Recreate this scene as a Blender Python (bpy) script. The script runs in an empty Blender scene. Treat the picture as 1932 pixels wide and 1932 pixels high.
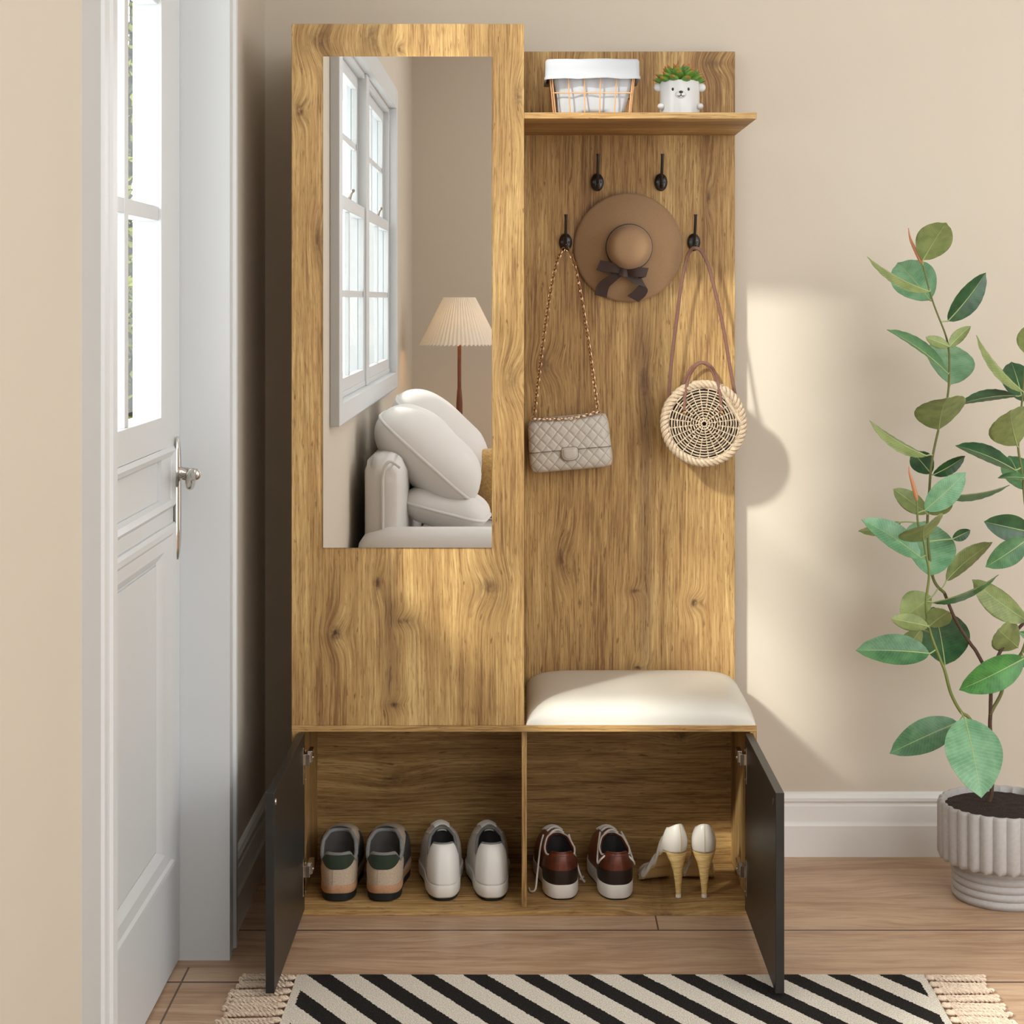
import bpy, math, random
from mathutils import Vector, Matrix, noise as mnoise

S = bpy.context.scene
COL = S.collection
PI = math.pi
R = random.Random(7)

# ------------------------------------------------------------------ camera
FPX, CAM_D, VX, VY, CZ = 3424.0, 3.9, 989.0, 565.0, 1.3246
cam_d = bpy.data.cameras.new('camera')
cam = bpy.data.objects.new('camera', cam_d)
COL.objects.link(cam)
cam.location = (0, -CAM_D, CZ)
cam.rotation_euler = (PI / 2, 0, 0)
cam_d.sensor_width = 36.0
cam_d.lens = 36.0 * FPX / 1932.0
cam_d.shift_x = -(VX - 966.0) / 1932.0
cam_d.shift_y = -(966.0 - VY) / 1932.0
cam_d.clip_start = 0.05
cam_d.clip_end = 200
S.camera = cam

# ------------------------------------------------------------------ world, sun, added fill lights, exposure
S.view_settings.view_transform = 'Standard'
S.view_settings.look = 'None'
S.view_settings.gamma = 1.0
S.view_settings.use_curve_mapping = False
S.view_settings.exposure = 0.22
S.cycles.adaptive_threshold = 0.02
w = bpy.data.worlds.new('sky')
S.world = w
w.use_nodes = True
bg = w.node_tree.nodes['Background']
bg.inputs[0].default_value = (0.98, 0.99, 1.0, 1)
bg.inputs[1].default_value = 3.0


def lamp(name, kind, loc, energy, color=(1, 1, 1), aim=None, size=None, angle=None):
    d = bpy.data.lights.new(name, kind)
    d.energy = energy
    d.color = color
    o = bpy.data.objects.new(name, d)
    COL.objects.link(o)
    o.location = loc
    if aim is not None:
        o.rotation_euler = Vector(aim).to_track_quat('-Z', 'Y').to_euler()
    if size:
        d.shape = 'RECTANGLE'
        d.size, d.size_y = size
    if angle:
        d.angle = angle
    return o


lamp('sun', 'SUN', (-6, -6, 6), 3.6, (1.0, 0.965, 0.90), aim=(0.92, 1.0, -0.88), angle=math.radians(4.5))
lamp('added_side_fill', 'AREA', (3.0, -1.9, 1.05), 38, (0.92, 0.965, 1.0), aim=(-0.62, 0.78, -0.04), size=(2.2, 2.0))  # added fill light from the right, floating inside the room
lamp('added_rear_fill', 'AREA', (1.95, -6.0, 1.75), 11, (0.92, 0.965, 1.0), aim=(0, 1, 0), size=(2.0, 1.7))  # invented frontal fill behind the camera
lamp('added_ceiling_fill', 'AREA', (1.55, -2.0, 2.96), 34, (0.92, 0.965, 1.0), aim=(0.12, 0.5, -1), size=(2.4, 2.0))  # added overhead fill; the ceiling has no opening here
lamp('added_ceiling_fill_rear', 'AREA', (1.2, -4.6, 2.96), 24, (0.95, 0.975, 1.0), aim=(0, -0.2, -1), size=(2.0, 1.6))  # extra overhead fill, added to brighten the far end of the room


# ------------------------------------------------------------------ kit
def P(px, py, y):
    """A point seen at pixel (px, py) of the photograph and standing at depth y (metres)."""
    s = (CAM_D + y) / FPX
    return Vector(((px - VX) * s, y, CZ - (py - VY) * s))


def lin(c):
    out = []
    for k in c[:3]:
        k = k / 255.0
        out.append(k / 12.92 if k <= 0.04045 else ((k + 0.055) / 1.055) ** 2.4)
    return (out[0], out[1], out[2], 1.0)


class NT:
    def __init__(s, name):
        s.mat = bpy.data.materials.new(name)
        s.mat.use_nodes = True
        s.t = s.mat.node_tree
        s.t.nodes.clear()
        s.out = s.t.nodes.new('ShaderNodeOutputMaterial')

    def n(s, typ, ins=None, **props):
        nd = s.t.nodes.new('ShaderNode' + typ)
        for k, v in props.items():
            setattr(nd, k, v)
        for k, v in (ins or {}).items():
            if isinstance(v, bpy.types.NodeSocket):
                s.t.links.new(v, nd.inputs[k])
            else:
                nd.inputs[k].default_value = v
        return nd

    def m(s, op, a, b=0.0, c=0.0, clamp=False):
        return s.n('Math', {0: a, 1: b, 2: c}, operation=op, use_clamp=clamp).outputs[0]

    def vec(s, x, y, z):
        return s.n('CombineXYZ', {0: x, 1: y, 2: z}).outputs[0]

    def noise(s, vec, scale=1.0, detail=2.0, rough=0.5):
        return s.n('TexNoise', {'Vector': vec, 'Scale': scale, 'Detail': detail, 'Roughness': rough}).outputs[0]

    def ramp(s, v, a, b, lo=0.0, hi=1.0):
        return s.n('MapRange', {0: v, 1: a, 2: b, 3: lo, 4: hi}, clamp=True, interpolation_type='SMOOTHSTEP').outputs[0]

    def mix(s, f, a, b, mode='MIX'):
        nd = s.n('Mix', None, data_type='RGBA', blend_type=mode)
        for i, v in ((0, f), (6, a), (7, b)):
            if isinstance(v, bpy.types.NodeSocket):
                s.t.links.new(v, nd.inputs[i])
            else:
                nd.inputs[i].default_value = v
        return nd.outputs[2]

    def bump(s, h, strength, dist=0.01):
        return s.n('Bump', {'Height': h, 'Strength': strength, 'Distance': dist}).outputs[0]

    def bsdf(s, **ins):
        b = s.n('BsdfPrincipled')
        for k, v in ins.items():
            k = k.replace('_', ' ')
            if isinstance(v, bpy.types.NodeSocket):
                s.t.links.new(v, b.inputs[k])
            else:
                b.inputs[k].default_value = v
        s.t.links.new(b.outputs[0], s.out.inputs[0])
        return b

    def obj(s):
        return s.n('TexCoord').outputs['Object']

    def xyz(s, v):
        return s.n('SeparateXYZ', {0: v}).outputs


def simple(name, rgb, rough=0.5, metal=0.0, var=0.0, vscale=40.0, bump=0.0, bscale=400.0, bdist=0.002,
           coat=0.0, sheen=0.0, spec=0.5, emit=None, trans=0.0):
    t = NT(name)
    col = lin(rgb)
    kw = {}
    if var or bump:
        co = t.obj()
    if var:
        f = t.noise(co, vscale, 4, 0.6)
        f = t.ramp(f, 0.3, 0.7)
        dark = tuple(c * (1 - var) for c in col[:3]) + (1,)
        lite = tuple(min(1, c * (1 + var)) for c in col[:3]) + (1,)
        kw['Base_Color'] = t.mix(f, dark, lite)
    else:
        kw['Base_Color'] = col
    if bump:
        kw['Normal'] = t.bump(t.noise(co, bscale, 3, 0.6), bump, bdist)
    if coat:
        kw['Coat_Weight'] = coat
        kw['Coat_Roughness'] = 0.08
    if sheen:
        kw['Sheen_Weight'] = sheen
    if trans:
        kw['Transmission_Weight'] = trans
    if emit:
        kw['Emission_Color'] = lin(rgb)
        kw['Emission_Strength'] = emit
    t.bsdf(Roughness=rough, Metallic=metal, Specular_IOR_Level=spec, **kw)
    return t.mat


def oak(name, axis, knots=(), cracks=(), tone=1.0):
    """Rustic oak; axis 'Z' for upright grain, 'X' for grain along x."""
    t = NT(name)
    x, y, z = t.xyz(t.obj())
    u, v = (x, z) if axis == 'Z' else (z, x)
    wv = t.m('MULTIPLY', y, 1.0)
    u0 = t.m('ADD', u, t.m('MULTIPLY', y, 0.7))
    d = t.noise(t.vec(t.m('MULTIPLY', u0, 2.5), wv, t.m('MULTIPLY', v, 0.8)), 1.0, 2, 0.4)
    up = t.m('ADD', u0, t.m('MULTIPLY', t.m('SUBTRACT', d, 0.5), 0.04))
    kd = None
    for (ku, kv, su, sv, amp, dark) in knots:
        a = t.m('POWER', t.m('ABSOLUTE', t.m('DIVIDE', t.m('SUBTRACT', u, ku), su)), 2.0)
        b = t.m('POWER', t.m('ABSOLUTE', t.m('DIVIDE', t.m('SUBTRACT', v, kv), sv)), 2.0)
        r2 = t.m('ADD', a, b)
        g = t.m('POWER', 2.718, t.m('MULTIPLY', r2, -1.0))
        up = t.m('ADD', up, t.m('MULTIPLY', g, amp * 0.45))
        k = t.m('MULTIPLY', t.m('POWER', 2.718, t.m('MULTIPLY', r2, -5.0)), dark)
        k2 = t.m('MULTIPLY', g, dark * 0.36)
        k = t.m('MAXIMUM', k, k2)
        kd = k if kd is None else t.m('MAXIMUM', kd, k)
    F1 = t.noise(t.vec(t.m('MULTIPLY', up, 210.0), t.m('MULTIPLY', wv, 20.0), t.m('MULTIPLY', v, 7.0)), 1.0, 5, 0.7)
    F2 = t.noise(t.vec(t.m('MULTIPLY', up, 48.0), t.m('MULTIPLY', wv, 9.0), t.m('MULTIPLY', v, 2.0)), 1.0, 4, 0.6)
    F3 = t.noise(t.vec(t.m('MULTIPLY', up, 11.0), t.m('MULTIPLY', wv, 4.0), t.m('MULTIPLY', v, 1.5)), 1.0, 3, 0.55)
    pz = t.noise(t.vec(t.m('MULTIPLY', up, 420.0), t.m('MULTIPLY', wv, 60.0), t.m('MULTIPLY', v, 26.0)), 1.0, 2, 0.5)
    fl = t.noise(t.vec(t.m('MULTIPLY', up, 120.0), t.m('MULTIPLY', wv, 20.0), t.m('MULTIPLY', v, 24.0)), 1.0, 3, 0.55)
    val = t.m('ADD', t.m('ADD', t.m('MULTIPLY', F1, 0.52), t.m('MULTIPLY', F2, 0.28)), t.m('MULTIPLY', F3, 0.33))
    val = t.ramp(val, 0.39, 0.75)
    c = [tuple(k * tone for k in q) for q in ((124, 89, 53), (177, 141, 89), (214, 181, 123))]
    lo = t.mix(t.ramp(val, 0.0, 0.5), lin(c[0]), lin(c[1]))
    col = t.mix(t.ramp(val, 0.45, 1.0), lo, lin(c[2]))
    col = t.mix(t.m('MULTIPLY', t.ramp(pz, 0.55, 0.68), 0.55), col, lin((112, 76, 42)))
    col = t.mix(t.m('MULTIPLY', t.ramp(fl, 0.64, 0.72), 0.70), col, lin((104, 68, 36)))
    br = t.noise(t.vec(t.m('MULTIPLY', u, 5.0), wv, t.m('MULTIPLY', v, 1.6)), 1.0, 4, 0.6)
    col = t.mix(t.m('MULTIPLY', t.ramp(br, 0.53, 0.72), 0.42), col, lin((132, 90, 52)))
    nz = t.noise(t.vec(t.m('MULTIPLY', u, 60.0), wv, t.m('MULTIPLY', v, 40.0)), 1.0, 4, 0.7)
    if kd is not None:
        kk = t.m('MULTIPLY', kd, t.ramp(nz, 0.28, 0.60, 0.15, 1.25), clamp=True)
        col = t.mix(kk, col, lin((74, 47, 32)))
    for (cu, v0, v1, wd, dark) in cracks:
        wob = t.noise(t.vec(0.3 + cu, 0.0, t.m('MULTIPLY', v, 7.0)), 1.0, 3, 0.6)
        dist = t.m('ABSOLUTE', t.m('ADD', t.m('SUBTRACT', u, cu), t.m('MULTIPLY', t.m('SUBTRACT', wob, 0.5), 0.034)))
        line = t.ramp(dist, wd, 0.0)
        halo = t.m('MULTIPLY', t.ramp(dist, wd * 9, 0.0), 0.45)
        gate = t.m('MULTIPLY', t.ramp(v, v0, v0 + 0.1), t.ramp(v, v1, v1 - 0.1))
        msk = t.ramp(t.noise(t.vec(7.0 * cu, 1.0, t.m('MULTIPLY', v, 13.0)), 1.0, 2, 0.5), 0.36, 0.6)
        f = t.m('MULTIPLY', t.m('MULTIPLY', t.m('MAXIMUM', t.m('MULTIPLY', line, msk), halo), gate), dark, clamp=True)
        col = t.mix(f, col, lin((84, 55, 42)))
    t.bsdf(Base_Color=col, Roughness=0.52, Specular_IOR_Level=0.35, Normal=t.bump(F1, 0.12, 0.001))
    return t.mat


class MB:
    """Collects shapes and links them as ONE mesh object."""

    def __init__(s):
        s.v, s.f, s.m = [], [], []

    def add(s, vs, fs, m=0):
        b = len(s.v)
        s.v += [tuple(p) for p in vs]
        for q in fs:
            s.f.append(tuple(i + b for i in q))
            s.m.append(m)
        return s

    def box(s, x0, x1, y0, y1, z0, z1, m=0):
        v = [(x, y, z) for x in (x0, x1) for y in (y0, y1) for z in (z0, z1)]
        return s.add(v, [(0, 1, 3, 2), (4, 6, 7, 5), (0, 4, 5, 1), (2, 3, 7, 6), (0, 2, 6, 4), (1, 5, 7, 3)], m)

    def prism(s, poly, axis, a, b, m=0):
        """poly: 2-D outline; swept along axis 'x','y','z' from a to b."""
        def put(p, k):
            return {'x': (k, p[0], p[1]), 'y': (p[0], k, p[1]), 'z': (p[0], p[1], k)}[axis]
        n = len(poly)
        v = [put(p, a) for p in poly] + [put(p, b) for p in poly]
        f = [(i, (i + 1) % n, n + (i + 1) % n, n + i) for i in range(n)]
        f += [tuple(range(n))[::-1], tuple(range(n, 2 * n))]
        return s.add(v, f, m)

    def grid(s, rows, cu=False, cv=False, m=0):
        nr, nc = len(rows), len(rows[0])
        v = [p for r in rows for p in r]
        f = []
        for i in range(nr if cv else nr - 1):
            for j in range(nc if cu else nc - 1):
                i2, j2 = (i + 1) % nr, (j + 1) % nc
                f.append((i * nc + j, i * nc + j2, i2 * nc + j2, i2 * nc + j))
        return s.add(v, f, m)

    def tube(s, path, r, n=8, closed=False, m=0, flat=None, up=None):
        path = [Vector(p) for p in path]
        k = len(path)
        rr = r if isinstance(r, (list, tuple)) else [r] * k
        tans = []
        for i in range(k):
            if closed:
                tv = path[(i + 1) % k] - path[i - 1]
            else:
                tv = path[min(i + 1, k - 1)] - path[max(i - 1, 0)]
            tans.append(tv.normalized() if tv.length > 1e-9 else Vector((0, 0, 1)))
        ref = Vector(up) if up is not None else (Vector((0, 0, 1)) if abs(tans[0].z) < 0.9 else Vector((1, 0, 0)))
        nrm = (ref - tans[0] * ref.dot(tans[0])).normalized()
        rows = []
        for i in range(k):
            if up is not None:
                q = Vector(up)
                nn = q - tans[i] * q.dot(tans[i])
                if nn.length > 1e-4:
                    nrm = nn.normalized()
            else:
                nn = nrm - tans[i] * nrm.dot(tans[i])
                if nn.length > 1e-6:
                    nrm = nn.normalized()
            bi = tans[i].cross(nrm)
            a, b = (flat if flat else (1, 1))
            rows.append([path[i] + nrm * (math.cos(2 * PI * j / n) * rr[i] * a) + bi * (math.sin(2 * PI * j / n) * rr[i] * b)
                         for j in range(n)])
        s.grid(rows, cu=True, cv=closed, m=m)
        if not closed:
            b0 = len(s.v) - k * n
            s.f.append(tuple(b0 + j for j in range(n))[::-1])
            s.f.append(tuple(b0 + (k - 1) * n + j for j in range(n)))
            s.m += [m, m]
        return s

    def lathe(s, prof, n=32, c=(0, 0, 0), m=0, axis='z', cap=True):
        rows = []
        for (r, h) in prof:
            row = []
            for j in range(n):
                a = 2 * PI * j / n
                p = (r * math.cos(a), r * math.sin(a), h)
                if axis == 'y':
                    p = (p[0], h, p[1])
                elif axis == 'x':
                    p = (h, p[0], p[1])
                row.append(Vector(p) + Vector(c))
            rows.append(row)
        s.grid(rows, cu=True, m=m)
        if cap:
            b0 = len(s.v) - len(prof) * n
            s.f.append(tuple(b0 + j for j in range(n))[::-1])
            s.f.append(tuple(b0 + (len(prof) - 1) * n + j for j in range(n)))
            s.m += [m, m]
        return s

    def ball(s, c, r, nu=16, nv=10, m=0, rot=None):
        c = Vector(c)
        r = r if isinstance(r, (list, tuple)) else (r, r, r)
        rows = []
        for i in range(nv + 1):
            a = -PI / 2 + PI * i / nv
            row = []
            for j in range(nu):
                b = 2 * PI * j / nu
                p = Vector((r[0] * math.cos(a) * math.cos(b), r[1] * math.cos(a) * math.sin(b), r[2] * math.sin(a)))
                if rot:
                    p = rot @ p
                row.append(c + p)
            rows.append(row)
        return s.grid(rows, cu=True, m=m)

    def build(s, name, mats, parent=None, smooth=True, bevel=0.0, angle=38, segs=2):
        me = bpy.data.meshes.new(name)
        me.from_pydata(s.v, [], s.f)
        if not isinstance(mats, (list, tuple)):
            mats = [mats]
        for m in mats:
            me.materials.append(m)
        me.polygons.foreach_set('material_index', s.m)
        import bmesh
        bm = bmesh.new()
        bm.from_mesh(me)
        bmesh.ops.remove_doubles(bm, verts=bm.verts, dist=1e-6)
        bmesh.ops.recalc_face_normals(bm, faces=bm.faces)
        bm.to_mesh(me)
        bm.free()
        if smooth:
            me.polygons.foreach_set('use_smooth', [True] * len(me.polygons))
            me.set_sharp_from_angle(angle=math.radians(angle))
        o = bpy.data.objects.new(name, me)
        COL.objects.link(o)
        if parent is not None:
            o.parent = parent
        if bevel:
            md = o.modifiers.new('bevel', 'BEVEL')
            md.width = bevel
            md.segments = segs
            md.limit_method = 'ANGLE'
            md.harden_normals = True
        return o


def thing(name, label, cat, loc=(0, 0, 0), rotz=0.0, group=None, rot=None):
    o = bpy.data.objects.new(name, None)
    o.empty_display_size = 0.05
    COL.objects.link(o)
    o.location = loc
    o.rotation_euler = rot if rot else (0, 0, rotz)
    o['label'] = label
    o['category'] = cat
    if group:
        o['group'] = group
    return o


def tag(o, label, cat, group=None):
    o['label'] = label
    o['category'] = cat
    if group:
        o['group'] = group
    return o


def struct(o, label=None):
    o['kind'] = 'structure'
    if label:
        o['label'] = label
    return o


def lerp(a, b, t):
    return a + (b - a) * t


def curve(pts, n):
    """Catmull-Rom through pts, n samples."""
    pts = [Vector(p) for p in pts]
    k = len(pts)
    out = []
    for i in range(n):
        t = i / (n - 1) * (k - 1)
        a = min(int(t), k - 2)
        f = t - a
        p0, p1, p2, p3 = pts[max(a - 1, 0)], pts[a], pts[a + 1], pts[min(a + 2, k - 1)]
        out.append(0.5 * ((2 * p1) + (p2 - p0) * f + (2 * p0 - 5 * p1 + 4 * p2 - p3) * f * f
                          + (3 * p1 - p0 - 3 * p2 + p3) * f * f * f))
    return out


def interp(tab, t):
    if t <= tab[0][0]:
        return tab[0][1]
    for (a, va), (b, vb) in zip(tab, tab[1:]):
        if t <= b:
            f = (t - a) / (b - a)
            f = f * f * (3 - 2 * f)
            return va + (vb - va) * f
    return tab[-1][1]


# ------------------------------------------------------------------ materials
def wall_mat():
    t = NT('beige_wall_paint')
    co = t.obj()
    f = t.noise(co, 1.3, 2, 0.5)
    col = t.mix(f, lin((202, 192, 177)), lin((207, 197, 182)))
    t.bsdf(Base_Color=col, Roughness=0.75, Specular_IOR_Level=0.25, Normal=t.bump(t.noise(co, 260, 3, 0.6), 0.05, 0.001))
    return t.mat


def floor_mat():
    t = NT('pale_oak_planks')
    x, y, z = t.xyz(t.obj())
    row = t.m('DIVIDE', t.m('ADD', y, 0.089), 0.29)
    fr = t.m('FRACT', row)
    idx = t.m('FLOOR', row)
    edge = t.m('MULTIPLY', t.m('MINIMUM', fr, t.m('SUBTRACT', 1.0, fr)), 0.29)
    seam = t.m('MULTIPLY', t.ramp(edge, 0.0058, 0.0030), t.m('LESS_THAN', y, 0.1))
    hl = t.m('MULTIPLY', t.ramp(edge, 0.012, 0.008), t.m('LESS_THAN', y, 0.1))  # painted highlight beside the plank seams
    off = t.m('ADD', t.m('MULTIPLY', idx, 1.3), 0.282)
    bx = t.m('FRACT', t.m('DIVIDE', t.m('SUBTRACT', x, off), 4.6))
    be = t.m('MULTIPLY', t.m('MINIMUM', bx, t.m('SUBTRACT', 1.0, bx)), 4.6)
    butt = t.ramp(be, 0.0028, 0.0008)
    butt = t.m('MULTIPLY', butt, t.m('LESS_THAN', y, 0.12))
    th = t.m('MULTIPLY', t.ramp(t.m('ABSOLUTE', t.m('ADD', x, 0.665)), 0.003, 0.001), t.m('LESS_THAN', y, -0.30))
    dark = t.m('MAXIMUM', t.m('MAXIMUM', seam, butt), th)
    w1 = t.noise(t.vec(t.m('MULTIPLY', x, 1.6), t.m('MULTIPLY', y, 5.0), idx), 1.0, 3, 0.5)
    yy = t.m('ADD', y, t.m('MULTIPLY', t.m('SUBTRACT', w1, 0.5), 0.14))
    g1 = t.noise(t.vec(t.m('MULTIPLY', x, 4.0), t.m('MULTIPLY', yy, 46.0), idx), 1.0, 4, 0.6)
    g2 = t.noise(t.vec(t.m('MULTIPLY', x, 12.0), t.m('MULTIPLY', yy, 230.0), idx), 1.0, 4, 0.65)
    g3 = t.noise(t.vec(t.m('MULTIPLY', x, 2.2), t.m('MULTIPLY', yy, 11.0), t.m('MULTIPLY', idx, 3.0)), 1.0, 3, 0.5)
    v = t.ramp(t.m('ADD', t.m('ADD', t.m('MULTIPLY', g1, 0.4), t.m('MULTIPLY', g2, 0.3)), t.m('MULTIPLY', g3, 0.35)), 0.38, 0.68)
    col = t.mix(v, lin((158, 124, 97)), lin((206, 176, 147)))
    st = t.ramp(g1, 0.58, 0.70)
    col = t.mix(t.m('MULTIPLY', st, 0.45), col, lin((132, 98, 73)))
    col = t.mix(t.m('MULTIPLY', hl, 0.35), col, lin((214, 186, 160)))
    col = t.mix(t.m('MULTIPLY', dark, 0.85), col, lin((70, 48, 34)))
    t.bsdf(Base_Color=col, Roughness=t.ramp(g2, 0.3, 0.7, 0.34, 0.46), Specular_IOR_Level=0.4,
           Normal=t.bump(t.m('SUBTRACT', g2, t.m('MULTIPLY', dark, 3.0)), 0.08, 0.001))
    return t.mat


def glass_mat(name):
    t = NT(name)
    tr = t.n('BsdfTransparent', {0: (0.96, 0.98, 0.97, 1)})
    gl = t.n('BsdfGlossy', {0: (1, 1, 1, 1), 1: 0.01})
    fr = t.n('Fresnel', {0: 1.4})
    front = t.m('SUBTRACT', 1.0, t.n('NewGeometry').outputs['Backfacing'])
    mx = t.n('MixShader', {0: t.m('MULTIPLY', t.m('MULTIPLY', fr.outputs[0], 0.5), front), 1: tr.outputs[0], 2: gl.outputs[0]})
    t.t.links.new(mx.outputs[0], t.out.inputs[0])
    return t.mat


WALL = wall_mat()
FLOOR = floor_mat()
GLASS = glass_mat('clear_glass')
WHITE = simple('white_satin_paint', (210, 213, 215), 0.38)
SKIRT = simple('white_skirting_brightened', (230, 229, 227), 0.32)  # brighter copy of the trim white, making up for weak floor bounce light
CEIL = simple('ceiling_paint', (236, 232, 226), 0.8)
CHROME = simple('polished_chrome', (200, 196, 190), 0.12, 1.0)
SATIN = simple('satin_nickel', (190, 180, 170), 0.28, 1.0)
kx = lambda px: (px - VX) / 878.0
kz = lambda py: CZ - (py - VY) / 878.0
bx_ = lambda px: (px - VX) / 798.0
bz_ = lambda py: CZ - (py - VY) / 798.0
OAK_FRONT = oak('rustic_oak_mirror_panel', 'Z',
                [(kx(632), kz(1195), .03, .04, .05, .9), (kx(712), kz(1100), .016, .045, .03, .8),
                 (kx(762), kz(1172), .03, .016, .03, .95), (kx(925), kz(1110), .05, .05, -.06, .55),
                 (kx(745), kz(1330), .03, .014, .02, .85), (kx(566), kz(208), .02, .03, .04, .9),
                 (kx(600), kz(75), .06, .05, .07, .5), (kx(752), kz(92), .012, .018, .03, .8),
                 (kx(700), kz(70), .04, .07, .05, .5), (kx(978), kz(180), .02, .06, .04, .6),
                 (kx(965), kz(720), .035, .06, .06, .4), (kx(600), kz(450), .02, .07, .03, .5)],
                [(kx(738), kz(1372), kz(1000), .003, .9)])
OAK_BACK = oak('rustic_oak_hook_panel', 'Z',
               [(bx_(1310), bz_(1138), .022, .024, .05, .95), (bx_(1060), bz_(1055), .03, .07, .05, .6),
                (bx_(1200), bz_(1115), .03, .014, .02, .7), (bx_(1215), bz_(720), .03, .10, .04, .55),
                (bx_(1030), bz_(690), .04, .04, .05, .5), (bx_(1337), bz_(375), .012, .05, .03, .6),
                (bx_(1350), bz_(120), .06, .03, .05, .45), (bx_(1205), bz_(1260), .03, .012, .02, .8),
                (bx_(1090), bz_(130), .03, .06, .05, .5)],
               [(bx_(1216), bz_(1280), bz_(560), .0028, .95)], tone=0.97)
OAK_H = oak('rustic_oak_lengthwise', 'X', [(.0, .3, .03, .08, .04, .6), (.2, -.3, .04, .09, .04, .5), (.3, .36, .03, .05, .03, .7)])
OAK_EDGE = oak('oak_edge_banding', 'X', tone=1.02)

# ------------------------------------------------------------------ setting
WL, WB, WREAR, WR, CH = -0.618, 0.43, -6.13, 3.2, 3.0     # wall planes and ceiling height
fl = struct(MB().box(-0.80, WR, WREAR, WB, -0.06, 0.0).build('floor', FLOOR))
struct(MB().box(-0.84, WR + .12, WREAR - .12, WB + .14, CH, CH + .1).build('ceiling', CEIL))
struct(MB().box(-0.80, WR, WB, WB + .14, 0, CH).build('wall_back', WALL))
DY0, DY1, DZ = -1.266, -0.263, 2.86                      # door opening along the left wall
wy0, wy1, wz0, wz1 = -4.42, -1.97, 0.99, 2.20            # window opening in the same wall
wl = MB()
XO = -0.783
wl.box(XO, WL, DY1 + .018, WB, 0, CH)
wl.box(XO, WL, DY0 - .018, DY1 + .018, DZ + .018, CH)
wl.box(XO, WL, wy1, DY0 - .018, 0, CH)
wl.box(XO, WL, wy0, wy1, 0, wz0)
wl.box(XO, WL, wy0, wy1, wz1, CH)
wl.box(XO, WL, WREAR, wy0, 0, CH)
struct(wl.build('wall_left', WALL))
rw = MB()
rw.box(-0.8, .95, WREAR - .12, WREAR, 0, CH)
rw.box(2.95, WR, WREAR - .12, WREAR, 0, CH)
rw.box(.95, 2.95, WREAR - .12, WREAR, 0, 1.6)
rw.box(.95, 2.95, WREAR - .12, WREAR, 2.7, CH)
struct(rw.build('wall_rear', WALL))
rr = MB()
rr.box(WR, WR + .12, WREAR, -4.75, 0, CH)
rr.box(WR, WR + .12, -1.05, WB + .14, 0, CH)
rr.box(WR, WR + .12, -4.75, -1.05, 0, 1.75)
rr.box(WR, WR + .12, -4.75, -1.05, 2.7, CH)
struct(rr.build('wall_right', WALL))


def base_profile():
    return [(0, 0), (.019, 0), (.019, .0735), (.0165, .0775), (.0150, .085), (.0135, .105), (.0120, .1185), (.0085, .1225),
            (.0085, .1265), (.0125, .1300), (.0125, .1380), (.0100, .1425), (.0085, .1475), (.0040, .1510), (0, .1510)]


bb = MB().prism([(WB - a, h) for a, h in base_profile()], 'x', WL, WR)
struct(bb.build('baseboard_back', SKIRT, angle=25))
bl = MB().prism([(WL + a, h) for a, h in base_profile()], 'y', -0.167, WB - .019)
struct(bl.build('baseboard_left', SKIRT, angle=25))

# ---- entrance door in the left wall
door = thing('door_1', 'white panelled entrance door with tall glazed panes in the left wall', 'door', (WL, -0.765, 0))
door['kind'] = 'structure'
DO = Vector((WL, -0.765, 0))


class LB(MB):
    """MB whose shapes are given in world space and built relative to an origin."""

    def __init__(s, o):
        super().__init__()
        s.o = Vector(o)

    def build(s, *a, **k):
        s.v = [tuple(Vector(p) - s.o) for p in s.v]
        return super().build(*a, **k)


for (ya, yb, sg) in ((DY1, DY1 + .096, 1), (DY0, DY0 - .096, -1)):
    prof = [(WL, ya + sg * .0005), (WL + .022, ya + sg * .0005), (WL + .028, ya + sg * .004), (WL + .028, ya + sg * .028), (WL + .024, ya + sg * .034),
            (WL + .024, ya + sg * .066), (WL + .030, ya + sg * .072), (WL + .030, ya + sg * .090), (WL + .026, yb), (WL, yb)]
    LB(DO).prism(prof, 'z', 0, DZ + .09).build('casing', WHITE, door, angle=30)
    LB(DO).box(XO, WL + .0279, min(ya, ya + sg * .018), max(ya, ya + sg * .018), 0, DZ).build('jamb', WHITE, door)
LB(DO).box(WL, WL + .028, DY0 - .01, DY1 + .01, DZ, DZ + .09).build('casing', WHITE, door)
LB(DO).box(XO, WL, DY0, DY1, DZ, DZ + .018).build('jamb', WHITE, door)
XF, XB_ = -0.690, -0.745                                    # leaf faces, room side and street side
GZ0, GZ1, GY0, GY1 = 1.10, 2.72, -1.135, -0.446
leaf = LB(DO)
leaf.box(XB_, XF, GY1, DY1 - .001, .005, DZ - .004)
leaf.box(XB_, XF, DY0 + .002, GY0, .005, DZ - .004)
leaf.box(XB_, XF, GY0, GY1, GZ1, DZ - .004)
leaf.box(XB_, XF - .008, GY0, GY1, .005, GZ0)
leaf.box(XF - .012, XF, GY0, GY1, 1.038, GZ0)
leaf.box(XF - .012, XF, GY0, GY1, .888, .916)
leaf.box(XF - .012, XF, GY0, GY1, .005, .217)


def molding(mb, y0, y1, z0, z1, prof):
    rows = []
    for (iy, iz, x) in prof:
        rows.append([Vector((x, y0 + iy, z0 + iz)), Vector((x, y1 - iy, z0 + iz)),
                     Vector((x, y1 - iy, z1 - iz)), Vector((x, y0 + iy, z1 - iz))])
    mb.grid(rows, cu=True)


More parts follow.
